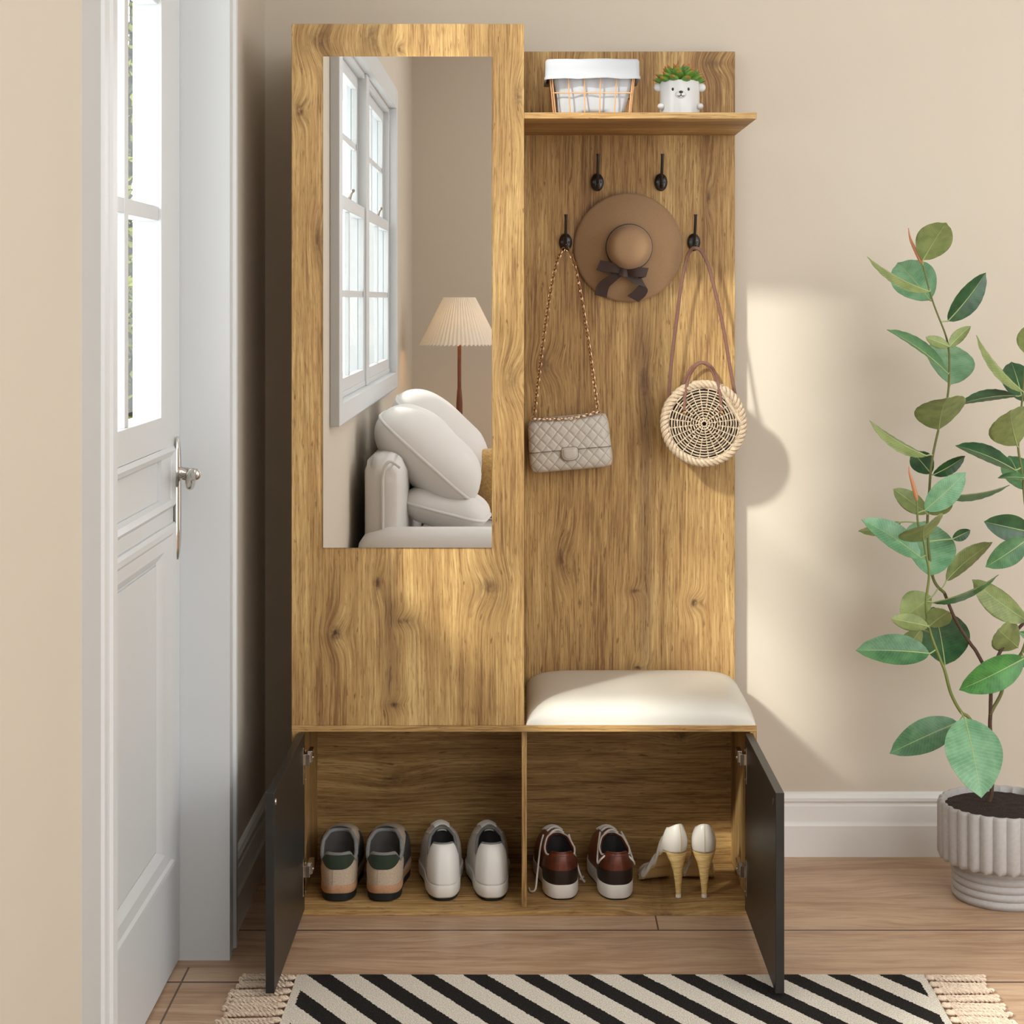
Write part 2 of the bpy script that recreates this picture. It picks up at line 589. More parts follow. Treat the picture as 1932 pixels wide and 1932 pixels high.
leafo = leaf.build('door_leaf', WHITE, door, bevel=.0015)
mo = LB(DO)
molding(mo, -1.20, -0.334, .217, .888, [(0, 0, XF - .002), (0, 0, XF + .004), (.012, .006, XF + .009), (.03, .016, XF + .009),
                                      (.045, .022, XF + .005), (.10, .045, XF + .004), (.125, .055, XF - .001), (.137, .062, XF - .006), (.137, .062, XF - .012)])
mo.build('panel_moulding', WHITE, door, angle=20)
LB(DO).box(XF - .02, XF - .004, -1.06, -0.476, .284, .822).build('lower_panel', WHITE, door)
mo = LB(DO)
molding(mo, -1.20, -0.325, .916, 1.038, [(0, 0, XF), (.012, .008, XF + .006), (.03, .018, XF + .002), (.04, .024, XF - .007)])
mo.build('panel_moulding', WHITE, door, angle=20)
mb = LB(DO)
for z in (1.488, 1.90):
    mb.box(XB_ + .006, XF - .006, GY0, GY1, z - .014, z + .014)
mb.box(XB_ + .005, XF - .005, -0.742, -0.712, GZ0, GZ1)
mb.build('glazing_bar', WHITE, door, bevel=.002)
zs = [GZ0, 1.488, 1.90, GZ1]
for za, zb in zip(zs, zs[1:]):
    for ya, yb in ((GY0, -0.742), (-0.712, GY1)):
        LB(DO).box(-0.738, -0.734, ya, yb, za + .014, zb - .014).build('glass_pane', GLASS, door)
ha = LB(DO)
hy, hz0, hz1 = -0.318, .812, 1.055
for k in range(1):
    path = [(XF + .006, hy, hz0 + (hz1 - hz0) * i / 20) for i in range(21)]
    rad = [.004 + .012 * min(1.0, 5 * min(i, 20 - i) / 20) ** .5 for i in range(21)]
    ha.tube(path, rad, 12, flat=(.45, 1.0), up=(1, 0, 0))
handle = ha.build('door_handle', CHROME, door)
lv = LB(DO)
hz = .982
lv.lathe([(.0, 0), (.012, 0), (.014, .006), (.010, .014), (.009, .03)], 14, (XF + .006, hy, hz), axis='x')
pts = curve([(XF + .010, hy, hz), (XF + .030, hy - .004, hz - .004), (XF + .037, hy - .035, hz - .015), (XF + .047, hy - .07, hz + .002),
             (XF + .060, hy - .10, hz + .007)], 30)
lv.tube(pts, [.0085 + .0035 * math.sin(PI * i / 29) for i in range(30)], 14, flat=(1.3, .85), up=(0, 0, 1))
lv.ball(pts[-1], (.0095, .0085, .0112), 16, 12)
lo = lv.build('lever', CHROME, handle)

# ---- window in the left wall (seen in the mirror)
win = thing('window_1', 'white double sash window beside the sofa, reflected in the tall mirror', 'window', (WL, -3.195, 0))
win['kind'] = 'structure'
WO = Vector((WL, -3.195, 0))
fr = LB(WO)
X1 = WL + .032
fr.box(WL, X1, wy1, wy1 + .10, wz0 - .07, wz1 + .09)
fr.box(WL, X1, wy0 - .10, wy0, wz0 - .07, wz1 + .09)
fr.box(WL, X1, wy0, wy1, wz1, wz1 + .09)
fr.box(WL, X1, wy0, wy1, wz0 - .07, wz0)
fr.box(XO, WL, wy1 - .02, wy1, wz0, wz1)
fr.box(XO, WL, wy0, wy0 + .02, wz0, wz1)
fr.box(XO, WL, wy0, wy1, wz1 - .02, wz1)
fr.box(XO, WL + .002, wy0, wy1, wz0, wz0 + .02)
ymid = -3.20
fr.box(-.69, WL + .008, ymid - .06, ymid + .06, wz0, wz1)
fr.build('window_frame', WHITE, win, bevel=.003)
zm = 1.66
for (ya, yb) in ((wy0 + .02, ymid - .06), (ymid + .06, wy1 - .02)):
    for (za, zb, xa, xb) in ((wz0 + .02, zm + .02, -.642, -.618), (zm - .02, wz1 - .02, -.668, -.644)):
        sa = LB(WO)
        b = .045
        sa.box(xa, xb, ya, ya + b, za, zb).box(xa, xb, yb - b, yb, za, zb)
        sa.box(xa, xb, ya + b, yb - b, za, za + b).box(xa, xb, ya + b, yb - b, zb - b, zb)
        yc, zc = (ya + yb) / 2, (za + zb) / 2
        sa.box(xa + .004, xb - .004, yc - .012, yc + .012, za + b, zb - b)
        sa.box(xa + .0045, xb - .0045, ya + b, yb - b, zc - .012, zc + .012)
        so = sa.build('sash', WHITE, win, bevel=.002)
        LB(WO).box(xa + .010, xa + .013, ya + b, yb - b, za + b, zb - b).build('glass_pane', GLASS, so)
    la = LB(WO)
    yc = (ya + yb) / 2
    la.tube(curve([(-.625, yc - .03, zm + .022), (-.615, yc, zm + .045), (-.605, yc + .03, zm + .05)], 8), .006, 8)
    la.build('latch', SATIN, win)

# ------------------------------------------------------------------ hall tree
HT = thing('hall_tree', 'rustic oak hall tree with tall mirror, hook panel, bench and open shoe cupboard', 'hall tree')
BLACK = simple('charcoal_lacquer', (37, 36, 35), 0.38, spec=0.5)
MIRROR = simple('mirror_silver', (236, 236, 236), 0.0, 1.0)
IRON = simple('black_iron', (26, 23, 21), 0.28, spec=0.6)
ZB = CZ - (1369 - VY) / 878.0          # bench board top, 0.409
ZT = CZ - (1381 - VY) / 878.0
BV = .0012
zmt = kz(45)
# mirror unit: a closed box whose front holds the mirror
MB().box(-.5, 0, 0, .018, ZB, zmt).build('mirror_panel', OAK_FRONT, HT, bevel=BV)
MB().box(-.497, -.003, .018, .39, ZB, zmt - .002).build('mirror_cabinet_body', OAK_BACK, HT)
x0, x1, z0, z1 = kx(610), kx(928), kz(1033), kz(107)
mr = MB().box(x0, x1, -.0035, -.0002, z0, z1)
mo_ = mr.build('mirror', MIRROR, HT)
mo_['label'] = 'tall rectangular frameless mirror'
MB().box(0, bx_(1387), .393, .409, ZB, CZ + (VY - 97) / 798.0).build('hook_panel', OAK_BACK, HT, bevel=BV)
MB().box(0, .5, 0, .393, kz(224), kz(212)).build('upper_shelf', OAK_H, HT, bevel=BV)
MB().box(-.5, .5, 0, .40, ZT, ZB).build('bench_board', OAK_EDGE, HT, bevel=BV)
for s in (-1, 1):
    MB().box(min(s * .5, s * .485), max(s * .5, s * .485), .0, .40, 0, ZT).build('side_panel', OAK_EDGE if 0 else oak('oak_side_grain', 'Z') if s < 0 else bpy.data.materials['oak_side_grain'], HT, bevel=BV)
MB().box(-.485, .485, 0, .37, 0, .0115).build('base_board', OAK_H, HT, bevel=BV)
MB().box(-.485, .485, .355, .37, .0115, ZT).build('cupboard_back', OAK_H, HT)
MB().box(-.0055, .0055, .02, .355, .0115, ZT).build('divider', bpy.data.materials['oak_side_grain'], HT, bevel=.0008)


def puff_plate(mb, x0, x1, y0, y1, z, h, n=26, p=5.0, m=0, q=.42):
    rows = []
    for i in range(n + 1):
        v = -math.cos(PI * i / n)
        row = []
        for j in range(n + 1):
            u = -math.cos(PI * j / n)
            e = max(0.0, (1 - abs(u) ** p) * (1 - abs(v) ** p))
            row.append(Vector((lerp(x0, x1, (u + 1) / 2), lerp(y0, y1, (v + 1) / 2), z + h * e ** q)))
        rows.append(row)
    mb.grid(rows, m=m)
    b = [rows[0], rows[-1]]
    lo = [[Vector((p.x, p.y, z)) for p in r] for r in rows]
    mb.grid(lo, m=m)


CREAM = simple('cream_leatherette', (206, 201, 191), 0.36, bump=.05, bscale=700)
cu = MB()
puff_plate(cu, .004, .498, .004, .390, ZB, .052, 34, p=7.0, q=.40)
c_ = cu.build('seat_cushion', CREAM, HT, angle=70)
c_['label'] = 'cream padded bench seat'

# doors stand open at right angles
for s, xi in ((-1, -.4715), (1, .4745)):
    xo = xi + s * .0165
    dz0, dz1 = .0146, ZT - .002
    d = MB().box(min(xi, xo), max(xi, xo), -.475, -.002, dz0, dz1).build('cupboard_door', BLACK, HT, bevel=.001)
    d['label'] = 'charcoal cupboard door, open'
    for zc in (.338, .098):
        h = MB()
        xa = xi - s * .001
        h.box(min(xa, xi + s * .001), max(xa, xi + s * .001), -.03, -.004, zc - .048, zc + .03)
        h.box(min(xi, xi - s * .012), max(xi, xi - s * .012), -.012, .018, zc - .012, zc + .012)
        h.box(min(xi - s * .006, xi - s * .016), max(xi - s * .006, xi - s * .016), .0, .04, zc - .009, zc + .016)
        h.lathe([(.004, 0), (.004, .004)], 10, (xi - s * .018 if s > 0 else xi + .014, .012, zc), axis='x')
        for k in (-.04, .022):
            h.lathe([(.0035, 0), (.0035, .0015)], 10, (xi - s * .003, -.018, zc + k), axis='x')
        h.build('hinge', CHROME, d, bevel=.0008)
    m_ = MB().lathe([(.0, 0), (.0065, 0), (.006, .002), (.0, .003)], 14, (xi - (.003 if s > 0 else 0), -.458, .372), axis='x')
    m_.build('magnet_plate', SATIN, d)

for (px, py) in ((1127, 344), (1247, 344), (1067, 457), (1309, 457)):
    c = P(px, py, .390)
    pl = MB()
    prof = [(.0, -.0085), (.006, -.008), (.0115, -.0062), (.0152, -.0025), (.0156, .003)]
    rows = [[Vector((c.x + r * math.cos(2 * PI * j / 24), .390 + h, c.z + 1.36 * r * math.sin(2 * PI * j / 24))) for j in range(24)] for r, h in prof]
    pl.grid(rows, cu=True)
    for k in (-.0085, .0085):
        pl.lathe([(.0, -.009), (.003, -.009), (.0034, -.005)], 10, (c.x + k, .390, c.z), axis='y')
    plo = pl.build('coat_hook', IRON, HT)
    pr = MB()
    pr.tube(curve([(c.x, .383, c.z - .012), (c.x, .370, c.z + .006), (c.x, .357, c.z + .03), (c.x, .347, c.z + .052), (c.x, .344, c.z + .064)], 16),
            [.0030 + (.0007 if i > 13 else 0) for i in range(16)], 10, flat=(.8, 1.2), up=(0, 1, 0))
    pr.tube(curve([(c.x, .383, c.z - .008), (c.x, .366, c.z - .016), (c.x, .352, c.z - .017), (c.x, .346, c.z - .008)], 12), .0028, 10)
    pr.ball((c.x, .346, c.z - .007), .0036, 10, 8)
    pr.build('prong', IRON, plo)

# ------------------------------------------------------------------ helpers for soft goods
def ribbon(mb, path, wid, thick=.0016, m=0):
    """path: points; wid: full-width vectors at each point; a flat band with thickness."""
    path = [Vector(p) for p in path]
    rows = []
    for i, p in enumerate(path):
        t = (path[min(i + 1, len(path) - 1)] - path[max(i - 1, 0)]).normalized()
        wv = Vector(wid[i]) * .5
        n = t.cross(wv).normalized() * thick * .5
        rows.append([p - wv - n, p + wv - n, p + wv + n, p - wv + n])
    mb.grid(rows, cu=True, m=m)
    k = len(path)
    b0 = len(mb.v) - 4 * k
    mb.f += [(b0, b0 + 3, b0 + 2, b0 + 1), tuple(b0 + 4 * (k - 1) + j for j in range(4))]
    mb.m += [m, m]


# ------------------------------------------------------------------ hat
FELT = simple('camel_wool_felt', (152, 121, 89), .9, var=.10, vscale=700, bump=.25, bscale=900, sheen=.15)
RIB = simple('dark_brown_ribbon', (52, 33, 25), .6)
hc = P(1186, 467, .372)
hat = thing('sun_hat', 'wide-brimmed camel felt hat with brown bow on the oak panel', 'hat', hc)
b = MB()
rows = []
for i in range(15):
    t = i / 14
    r = lerp(.050, .1285, t)
    rows.append([Vector((r * math.cos(a), -.016 + .026 * t ** 1.6 + .0045 * t * t * math.sin(2 * a + .6) + .003 * t * math.sin(3 * a), r * math.sin(a)))
                 for a in [2 * PI * j / 72 for j in range(72)]])
low = [[Vector((p.x, p.y + .0028, p.z)) for p in r] for r in rows]
b.grid(rows + low[::-1], cu=True)
b.build('brim', FELT, hat, angle=80)
c = MB()
prof = [(.0535, -.014), (.0530, -.030), (.0515, -.050), (.0480, -.064), (.041, -.0745), (.030, -.0800), (.016, -.0815), (.0, -.0815)]
pp = curve([(r, 0, h) for r, h in prof], 26)
c.lathe([(max(p.x, 0), p.z) for p in pp], 56, axis='y')
c.build('crown', FELT, hat, angle=80)
MB().lathe([(.0536, -.0155), (.0552, -.0160), (.0550, -.0235), (.0533, -.0240)], 56, axis='y', cap=False).build('hat_band', RIB, hat)
bow = LB(hc)
yb = .338


def Q(px, py, dy=0.0):
    return P(px, py, yb + dy)


def strip(pts, wpx, dys):
    p3 = curve([Q(a, b_, d) for (a, b_), d in zip(pts, dys)], 14)
    w3 = curve([Vector((wx * .00122, wd, -wz * .00122)) for (wx, wz, wd) in wpx], 14)
    ribbon(bow, p3, w3)


strip([(1176, 513), (1156, 505), (1129, 500)], [(1, 8, .004), (-3, 17, .006), (-8, 19, 0)], [0, -.014, -.010])
strip([(1129, 500), (1150, 508), (1176, 515)], [(-8, 19, 0), (-3, 17, .002), (1, 8, 0)], [-.010, .003, .003])
strip([(1176, 513), (1198, 513), (1221, 514)], [(1, 8, .004), (-2, 18, .006), (-5, 17, 0)], [0, -.015, -.010])
strip([(1221, 514), (1200, 518), (1176, 515)], [(-5, 17, 0), (0, 16, .002), (1, 8, 0)], [-.010, .004, .003])
strip([(1174, 514), (1154, 526), (1138, 540), (1133, 559)], [(4, 8, 0), (12, 12, 0), (22, 6, 0), (24, 6, 0)], [-.002, .004, .012, .018])
strip([(1178, 514), (1198, 527), (1216, 536), (1208, 552), (1194, 564)], [(-4, 9, 0), (-8, 14, 0), (10, 16, 0), (20, 12, 0), (21, 12, 0)], [-.002, .002, .006, .010, .014])
strip([(1168, 512), (1176, 513), (1184, 514)], [(0, 16, 0), (0, 18, 0), (0, 16, 0)], [-.006, -.010, -.006])
bow.build('bow', RIB, hat, angle=50)

# ------------------------------------------------------------------ quilted handbag
t = NT('grey_quilted_leather')
x, y, z = t.xyz(t.obj())
SP, SLP = .0268, .0172
la = t.m('ADD', t.m('DIVIDE', x, SP), t.m('DIVIDE', z, SP * 1.12))
lb = t.m('SUBTRACT', t.m('DIVIDE', x, SP), t.m('DIVIDE', z, SP * 1.12))
da = t.m('ABSOLUTE', t.m('SUBTRACT', t.m('FRACT', la), .5))
db = t.m('ABSOLUTE', t.m('SUBTRACT', t.m('FRACT', lb), .5))
ln = t.ramp(t.m('MAXIMUM', da, db), .472, .490)
t.bsdf(Base_Color=t.mix(t.m('MULTIPLY', ln, .75), lin((190, 182, 171)), lin((84, 74, 64))), Roughness=.45,
       Normal=t.bump(t.noise(t.obj(), 900, 2, .5), .08, .001))
QUILT = t.mat
LEATHER = simple('grey_smooth_leather', (186, 177, 166), .42, bump=.08, bscale=800)
GOLD = simple('antique_gold_chain', (196, 164, 130), .3, 1.0)
BEAD = simple('pale_leather_weave', (226, 214, 200), .5)
BW, BH, BD = .0965, .0645, .027
bc = P(1074.5, 835, .358)
bag = thing('handbag', 'grey quilted flap handbag hanging by a chain from the left hook', 'handbag', bc, rot=(0, math.radians(-5), 0))


def quilt(xx, zz):
    a_, b_ = xx / SP + zz / (SP * 1.12), xx / SP - zz / (SP * 1.12)
    m = max(abs(a_ % 1 - .5), abs(b_ % 1 - .5))
    return 1 - max(0, (m - .26) / .24) ** 2


def bag_pt(u, v, off=0.0, side=-1):
    e = max(0.0, (1 - abs(u) ** 5) * (1 - abs(v) ** 4)) ** .38
    rx = BW * (1 - .02 * v) * (1 - .05 * max(0, abs(v) - .75) / .25 * abs(u) ** 6)
    X, Z = u * rx, v * BH * (1 - .06 * max(0, abs(u) - .8) / .2)
    return Vector((X, side * (BD * e + .0022 * quilt(X, Z) * min(1, e * 1.3) + off), Z))


def side_grid(mb, v0, v1, off, nv, side=-1, m=0):
    mb.grid([[bag_pt(-1 + 2 * j / 96, lerp(v0, v1, i / nv), off, side) for j in range(97)] for i in range(nv + 1)], m=m)


body = MB()
side_grid(body, -1, 1, 0, 60, -1)
side_grid(body, -1, 1, 0, 40, 1)
body.build('bag_body', QUILT, bag, angle=70)
fl_ = MB()
rows = []
for i in range(45):
    row = []
    for j in range(97):
        u = -.985 + 1.97 * j / 96
        v0 = -.20 - .16 * max(0, abs(u) - .5) ** 2
        row.append(bag_pt(u, lerp(v0, .995, i / 44), .0050))
    rows.append(row)
under = [[Vector((p.x, p.y + .0055, p.z)) for p in r] for r in rows]
fl_.grid([under[0]] + rows)
fo_ = fl_.build('flap', QUILT, bag, angle=70)
EDGE_SHADE = simple('grey_edge_shade', (112, 103, 94), .6)  # darkened welt and clasp outline, painting the shadow line at their edges
MB().tube([p + Vector((0, .001, -.0006)) for p in rows[0]], .0012, 6).build('flap_edge', EDGE_SHADE, fo_)
cl = MB()
for (sc, off, h) in ((1.0, -.0335, .0020), (.80, -.0350, .003)):
    rows = []
    for (k, hh) in ((1, 0), (.97, h * .7), (.90, h), (.5, h * 1.15), (0, h * 1.15)):
        row = []
        for j in range(40):
            a = 2 * PI * j / 40
            ca, sa = math.cos(a), math.sin(a)
            ex = 2.6 if sa < 0 else 5
            rr_ = (abs(ca) ** ex + abs(sa) ** ex) ** (-1 / ex)
            row.append(Vector((.0195 * sc * rr_ * ca * k - .002, off - hh, -.0235 + .0155 * sc * rr_ * sa * k)))
        rows.append(row)
    cl.grid(rows, cu=True)
co_ = cl.build('clasp', LEATHER, bag, angle=60)
oe = []
for j in range(48):
    a = 2 * PI * j / 48
    ca, sa = math.cos(a), math.sin(a)
    ex = 2.6 if sa < 0 else 5
    rr_ = (abs(ca) ** ex + abs(sa) ** ex) ** (-1 / ex)
    oe.append(Vector((.0197 * rr_ * ca - .002, -.0338, -.0235 + .0157 * rr_ * sa)))
MB().tube(oe, .0009, 6, closed=True).build('clasp_edge', EDGE_SHADE, co_)
IM = Matrix.Rotation(math.radians(5), 3, 'Y')


def inbag(p):
    return IM @ (Vector(p) - bc)


def chain(mb, path, pitch=.0092, r=.0013, la=.0066, lb=.0042):
    L = [0]
    for a, b_ in zip(path, path[1:]):
        L.append(L[-1] + (b_ - a).length)
    n = int(L[-1] / pitch)
    for k in range(n):
        s = L[-1] * (k + .5) / n
        i = max(j for j in range(len(L)) if L[j] <= s)
        i = min(i, len(path) - 2)
        p = path[i].lerp(path[i + 1], (s - L[i]) / max(1e-9, L[i + 1] - L[i]))
        tv = (path[i + 1] - path[i]).normalized()
        sd = tv.cross(Vector((0, 1, 0))).normalized()
        if k % 2:
            sd = (sd * .4 + tv.cross(sd) * .9).normalized()
        else:
            sd = (sd * .9 + tv.cross(sd) * .4).normalized()
        mb.tube([p + tv * (la * math.cos(2 * PI * j / 10)) + sd * (lb * math.sin(2 * PI * j / 10)) for j in range(10)], r, 5, closed=True)


ch = MB()
lp = curve([P(1064, 468, .352), P(1049, 499, .354), P(1034, 580, .358), P(1020, 680, .358), P(1007, 788, .352)], 60)
rp = curve([P(1069, 467, .352), P(1083, 495, .354), P(1097, 560, .358), P(1110, 640, .358), P(1120, 710, .358), P(1129, 777, .352)], 60)
chain(ch, [inbag(p) for p in lp])
chain(ch, [inbag(p) for p in rp])
ch.build('chain_strap', GOLD, bag)
tp = curve([P(1006, 790, .329), P(1030, 791, .327), P(1068, 790, .326), P(1100, 785, .327), P(1129, 777, .329)], 60)
cg = MB()
chain(cg, [inbag(p) for p in tp], .0085, .0013, .006, .004)
for k in range(11):
    p = inbag(tp[3 + int(k * 5.3)])
    cg.ball(p + Vector((0, -.002, 0)), (.0042, .0026, .0026), 8, 6, m=1)
for q in (tp[0], tp[-1]):
    cg.tube([inbag(q) + Vector((.006 * math.cos(2 * PI * j / 14), .002, .0045 * math.sin(2 * PI * j / 14))) for j in range(14)], .0018, 6, closed=True)
cg.build('flap_chain', [GOLD, BEAD], bag)

# ------------------------------------------------------------------ round wicker bag
STRAW = simple('natural_rattan', (186, 166, 141), .6, var=.16, vscale=140)
STRAWD = simple('bag_interior_shade', (34, 24, 18), .9)
TAN = simple('brown_leather_strap', (116, 80, 66), .5, var=.08, vscale=200)
wc = P(1325, 797, .345)
wick = thing('wicker_bag', 'round woven rattan bag hanging by a brown leather strap', 'handbag', wc)
YF = -.040
fw = MB()
for i in range(13):
    r = .0065 + .0062 * i
    ns = 36 if i < 4 else 96
    amp = 0 if i < 2 else .0030
    path = []
    for j in range(ns):
        a = 2 * PI * j / ns
        wob = .0004 * math.sin(5 * a + i * 2.1)
        path.append((
            (r + wob) * math.cos(a), YF - .006 * (1 - (r / .085) ** 2) + amp * math.cos(12 * a + PI * i), (r + wob) * math.sin(a)))
    fw.tube(path, .0018, 6, closed=True, up=(0, 1, 0))
for k in range(24):
    a = 2 * PI * k / 24 + PI / 24
    fw.tube([(rr_ * math.cos(a), YF - .006 * (1 - (rr_ / .085) ** 2), rr_ * math.sin(a)) for rr_ in (.008 if k % 2 == 0 else .03, .05, .086)], .0014, 5)
fw.build('woven_front', STRAW, wick)
bk = MB().lathe([(.0, YF + .001), (.03, YF + .0015), (.06, YF + .004), (.084, YF + .007), (.086, YF + .02)], 48, axis='y', cap=False)
bk.build('lining', STRAWD, wick)  # dark disc colours in the shaded bag interior behind the weave
rp_ = MB()
for k in range(3):
    path = []
    for j in range(260):
        a = 2 * PI * j / 220
        tw = 17 * a + 2 * PI * k / 3
        path.append(((.0905 + .0062 * math.cos(tw)) * math.cos(a), YF + .004 + .0062 * math.sin(tw), (.0905 + .0062 * math.cos(tw)) * math.sin(a)))
    rp_.tube(path, .0050, 7, closed=True, up=(0, 1, 0))
rp_.build('rope_border', STRAW, wick)
sw = MB()
for i in range(10):
    path = [((.0925 + .0016 * math.cos(20 * a + PI * i)) * math.cos(a), YF + .014 + .0066 * i, (.0925 + .0016 * math.cos(20 * a + PI * i)) * math.sin(a))
            for a in [2 * PI * j / 120 for j in range(120)]]
    sw.tube(path, .0036, 6, closed=True)
sw.lathe([(.091, YF + .012), (.091, .04), (.0, .042)], 48, axis='y', cap=False)
sw.build('woven_side', STRAW, wick)


def inw(px, py, y):
    return P(px, py, y) - wc


for k, (dy, dx, dz) in enumerate(((.300, 0, 0), (.372, -3, 0))):
    h = MB()
    if k == 0:
        pts = [(1291, 774), (1293, 742), (1300, 712), (1312, 691), (1325, 684), (1340, 690), (1351, 708), (1358, 740), (1361, 774)]
    else:
        pts = [(1288, 735), (1294, 712), (1306, 693), (1321, 684), (1337, 691), (1347, 708), (1353, 735)]
    h.tube(curve([inw(a, b_, dy - (.012 if k == 0 and 3 <= i <= 5 else 0)) for i, (a, b_) in enumerate(pts)], 40), .0036, 8, flat=(.6, 1), up=(0, 1, 0))
    ho = h.build('handle', TAN, wick)
    if k == 0:
        BRASS = simple('brass_stud', (190, 150, 105), .35, 1.0)
        for q in ((1291, 778), (1361, 778)):
            MB().lathe([(.0, -.006), (.003, -.005), (.0042, -.002), (.0042, 0)], 12, inw(q[0], q[1], .300), axis='y').build('stud', BRASS, ho)
s_ = MB()
pts = [(1262, 752), (1266, 690), (1275, 615), (1285, 540), (1295, 490), (1304, 471), (1312, 468), (1323, 474), (1336, 500), (1348, 545), (1363, 610), (1376, 685), (1388, 752)]
dep = [.36, .36, .358, .354, .35, .344, .340, .344, .35, .354, .358, .36, .36]
s_.tube(curve([inw(a, b_, d) for (a, b_), d in zip(pts, dep)], 90), .0042, 8, flat=(.5, 1), up=(0, 1, 0))
s_.build('shoulder_strap', TAN, wick)

# ------------------------------------------------------------------ things on the shelf
SH = kz(212)
COPPER = simple('copper_wire', (226, 176, 128), .35, .4)
LINEN = simple('white_cotton_liner', (184, 187, 192), .85, bump=.1, bscale=500)
bk_c = Vector((.148, .105, SH))
bas = thing('wire_basket', 'copper wire basket with folded white cloth liner on the shelf', 'basket', bk_c)
bt, bb_, hh = (.094, .066), (.084, .058), .104
wire = MB()


def rect(wx, wy, z, n=10):
    r = .012
    out = []
    for (cx, cy, a0) in ((wx - r, wy - r, 0), (-wx + r, wy - r, 90), (-wx + r, -wy + r, 180), (wx - r, -wy + r, 270)):
        for k in range(5):
            a = math.radians(a0 + 90 * k / 4)
            out.append(Vector((cx + r * math.cos(a), cy + r * math.sin(a), z)))
    return out


for z, rad in ((.003, .0019), (.047, .0015), (hh, .0019)):
    f = z / hh
    wire.tube(rect(lerp(bb_[0], bt[0], f), lerp(bb_[1], bt[1], f), z), rad, 6, closed=True)
for i in range(6):
    u = -1 + 2 * i / 5
    for sy in (-1, 1):
        wire.tube([(u * (bb_[0] - .004), sy * bb_[1], .003), (u * (bt[0] - .004), sy * bt[1], hh)], .0015, 6)
for i in range(4):
    v = -.9 + 1.8 * i / 3
    for sx in (-1, 1):
        wire.tube([(sx * bb_[0], v * bb_[1], .003), (sx * bt[0], v * bt[1], hh)], .0015, 6)
for i in range(6):
    u = -.9 + 1.8 * i / 5
    wire.tube([(u * bb_[0], -bb_[1], .003), (u * bb_[0], bb_[1], .003)], .0014, 6)
wire.build('wire_frame', COPPER, bas)
ln_ = MB()
rows = []
for i in range(13):
    f = i / 12
    z = lerp(.006, hh + .004, f)
    base = rect(lerp(bb_[0] - .012, bt[0] - .003, f), lerp(bb_[1] - .010, bt[1] - .003, f), z)
    dense = []
    for k in range(len(base)):
        for q in range(6):
            dense.append(base[k].lerp(base[(k + 1) % len(base)], q / 6))
    rows.append([p + Vector((p.x, p.y, 0)).normalized() * (.0022 * math.sin(p.x * 190) * math.sin(f * PI) + .002 * math.sin(p.x * 60 + f * 5)) for p in dense])
ln_.grid(rows, cu=True)
ln_.f.append(tuple(range(len(rows[0])))); ln_.m.append(0)
lo_ = ln_.build('liner', LINEN, bas, angle=80)
cf = MB()
rows = []
for (o_, z) in ((-.003, hh + .003), (.002, hh + .0145), (.0055, hh + .0155), (.0082, hh + .011), (.0085, hh - .004), (.0088, hh - .020), (.0105, hh - .0235), (.0100, hh - .0275), (.006, hh - .027), (.004, hh - .02)):
    r0 = rect(bt[0] + o_, bt[1] + o_, z)
    dense = []
    for k in range(len(r0)):
        for q in range(6):
            dense.append(r0[k].lerp(r0[(k + 1) % len(r0)], q / 6))
    rows.append([p + Vector((0, 0, (.0012 * math.sin(p.x * 70) + .0010 * math.sin(p.x * 31 + 1)) * (1 if z < hh else .4))) for p in dense])
cf.grid(rows, cu=True)
cf.build('folded_cuff', LINEN, bas, angle=80)

CER = simple('white_ceramic', (208, 208, 208), .28, coat=.3)
INK = simple('black_glaze', (28, 26, 26), .3)
pc = Vector((.3415, .088, SH))
pot = thing('animal_planter', 'small white bear-faced pot of red-tipped succulent on the shelf', 'plant pot', pc)
PR, PH = .0435, .0765
p_ = MB().lathe([(.0, .0006), (PR - .003, .0006), (PR, .003), (PR, PH - .003), (PR - .002, PH), (PR - .005, PH), (PR - .005, PH - .012), (.0, PH - .012)], 48, cap=False)
po = p_.build('pot', CER, pot, angle=50)
for s in (-1, 1):
    MB().ball((s * .0475, -.002, .0635), (.0098, .0055, .0098), 16, 12).build('ear', CER, po)
    MB().ball((s * .0425, -.022, .020), (.0078, .0078, .0070), 16, 12).build('paw', CER, po)
    xx = s * .0165 - .001
    MB().ball((xx, -math.sqrt(PR ** 2 - xx * xx) + .0006, .0555), (.0033, .0016, .0038), 12, 8).build('eye', INK, po)
MB().ball((-.001, -PR + .0015, .0435), (.0120, .0062, .0088), 20, 12).build('muzzle', CER, po)
fc = MB().ball((-.001, -PR - .0040, .0485), (.0045, .0018, .0030), 12, 8)
fc.tube([(-.001, -PR - .0045, .047), (-.001, -PR - .0052, .0425)], .0008, 6)
for s in (-1, 1):
    fc.tube([(-.001 + s * .0075 * k / 6, -PR - .0047 + .0022 * (k / 6) ** 2, .0425 - .0032 * math.sin(PI * (k / 6) * .9)) for k in range(7)], .0008, 6)
fc.build('nose', INK, po)
su = MB()
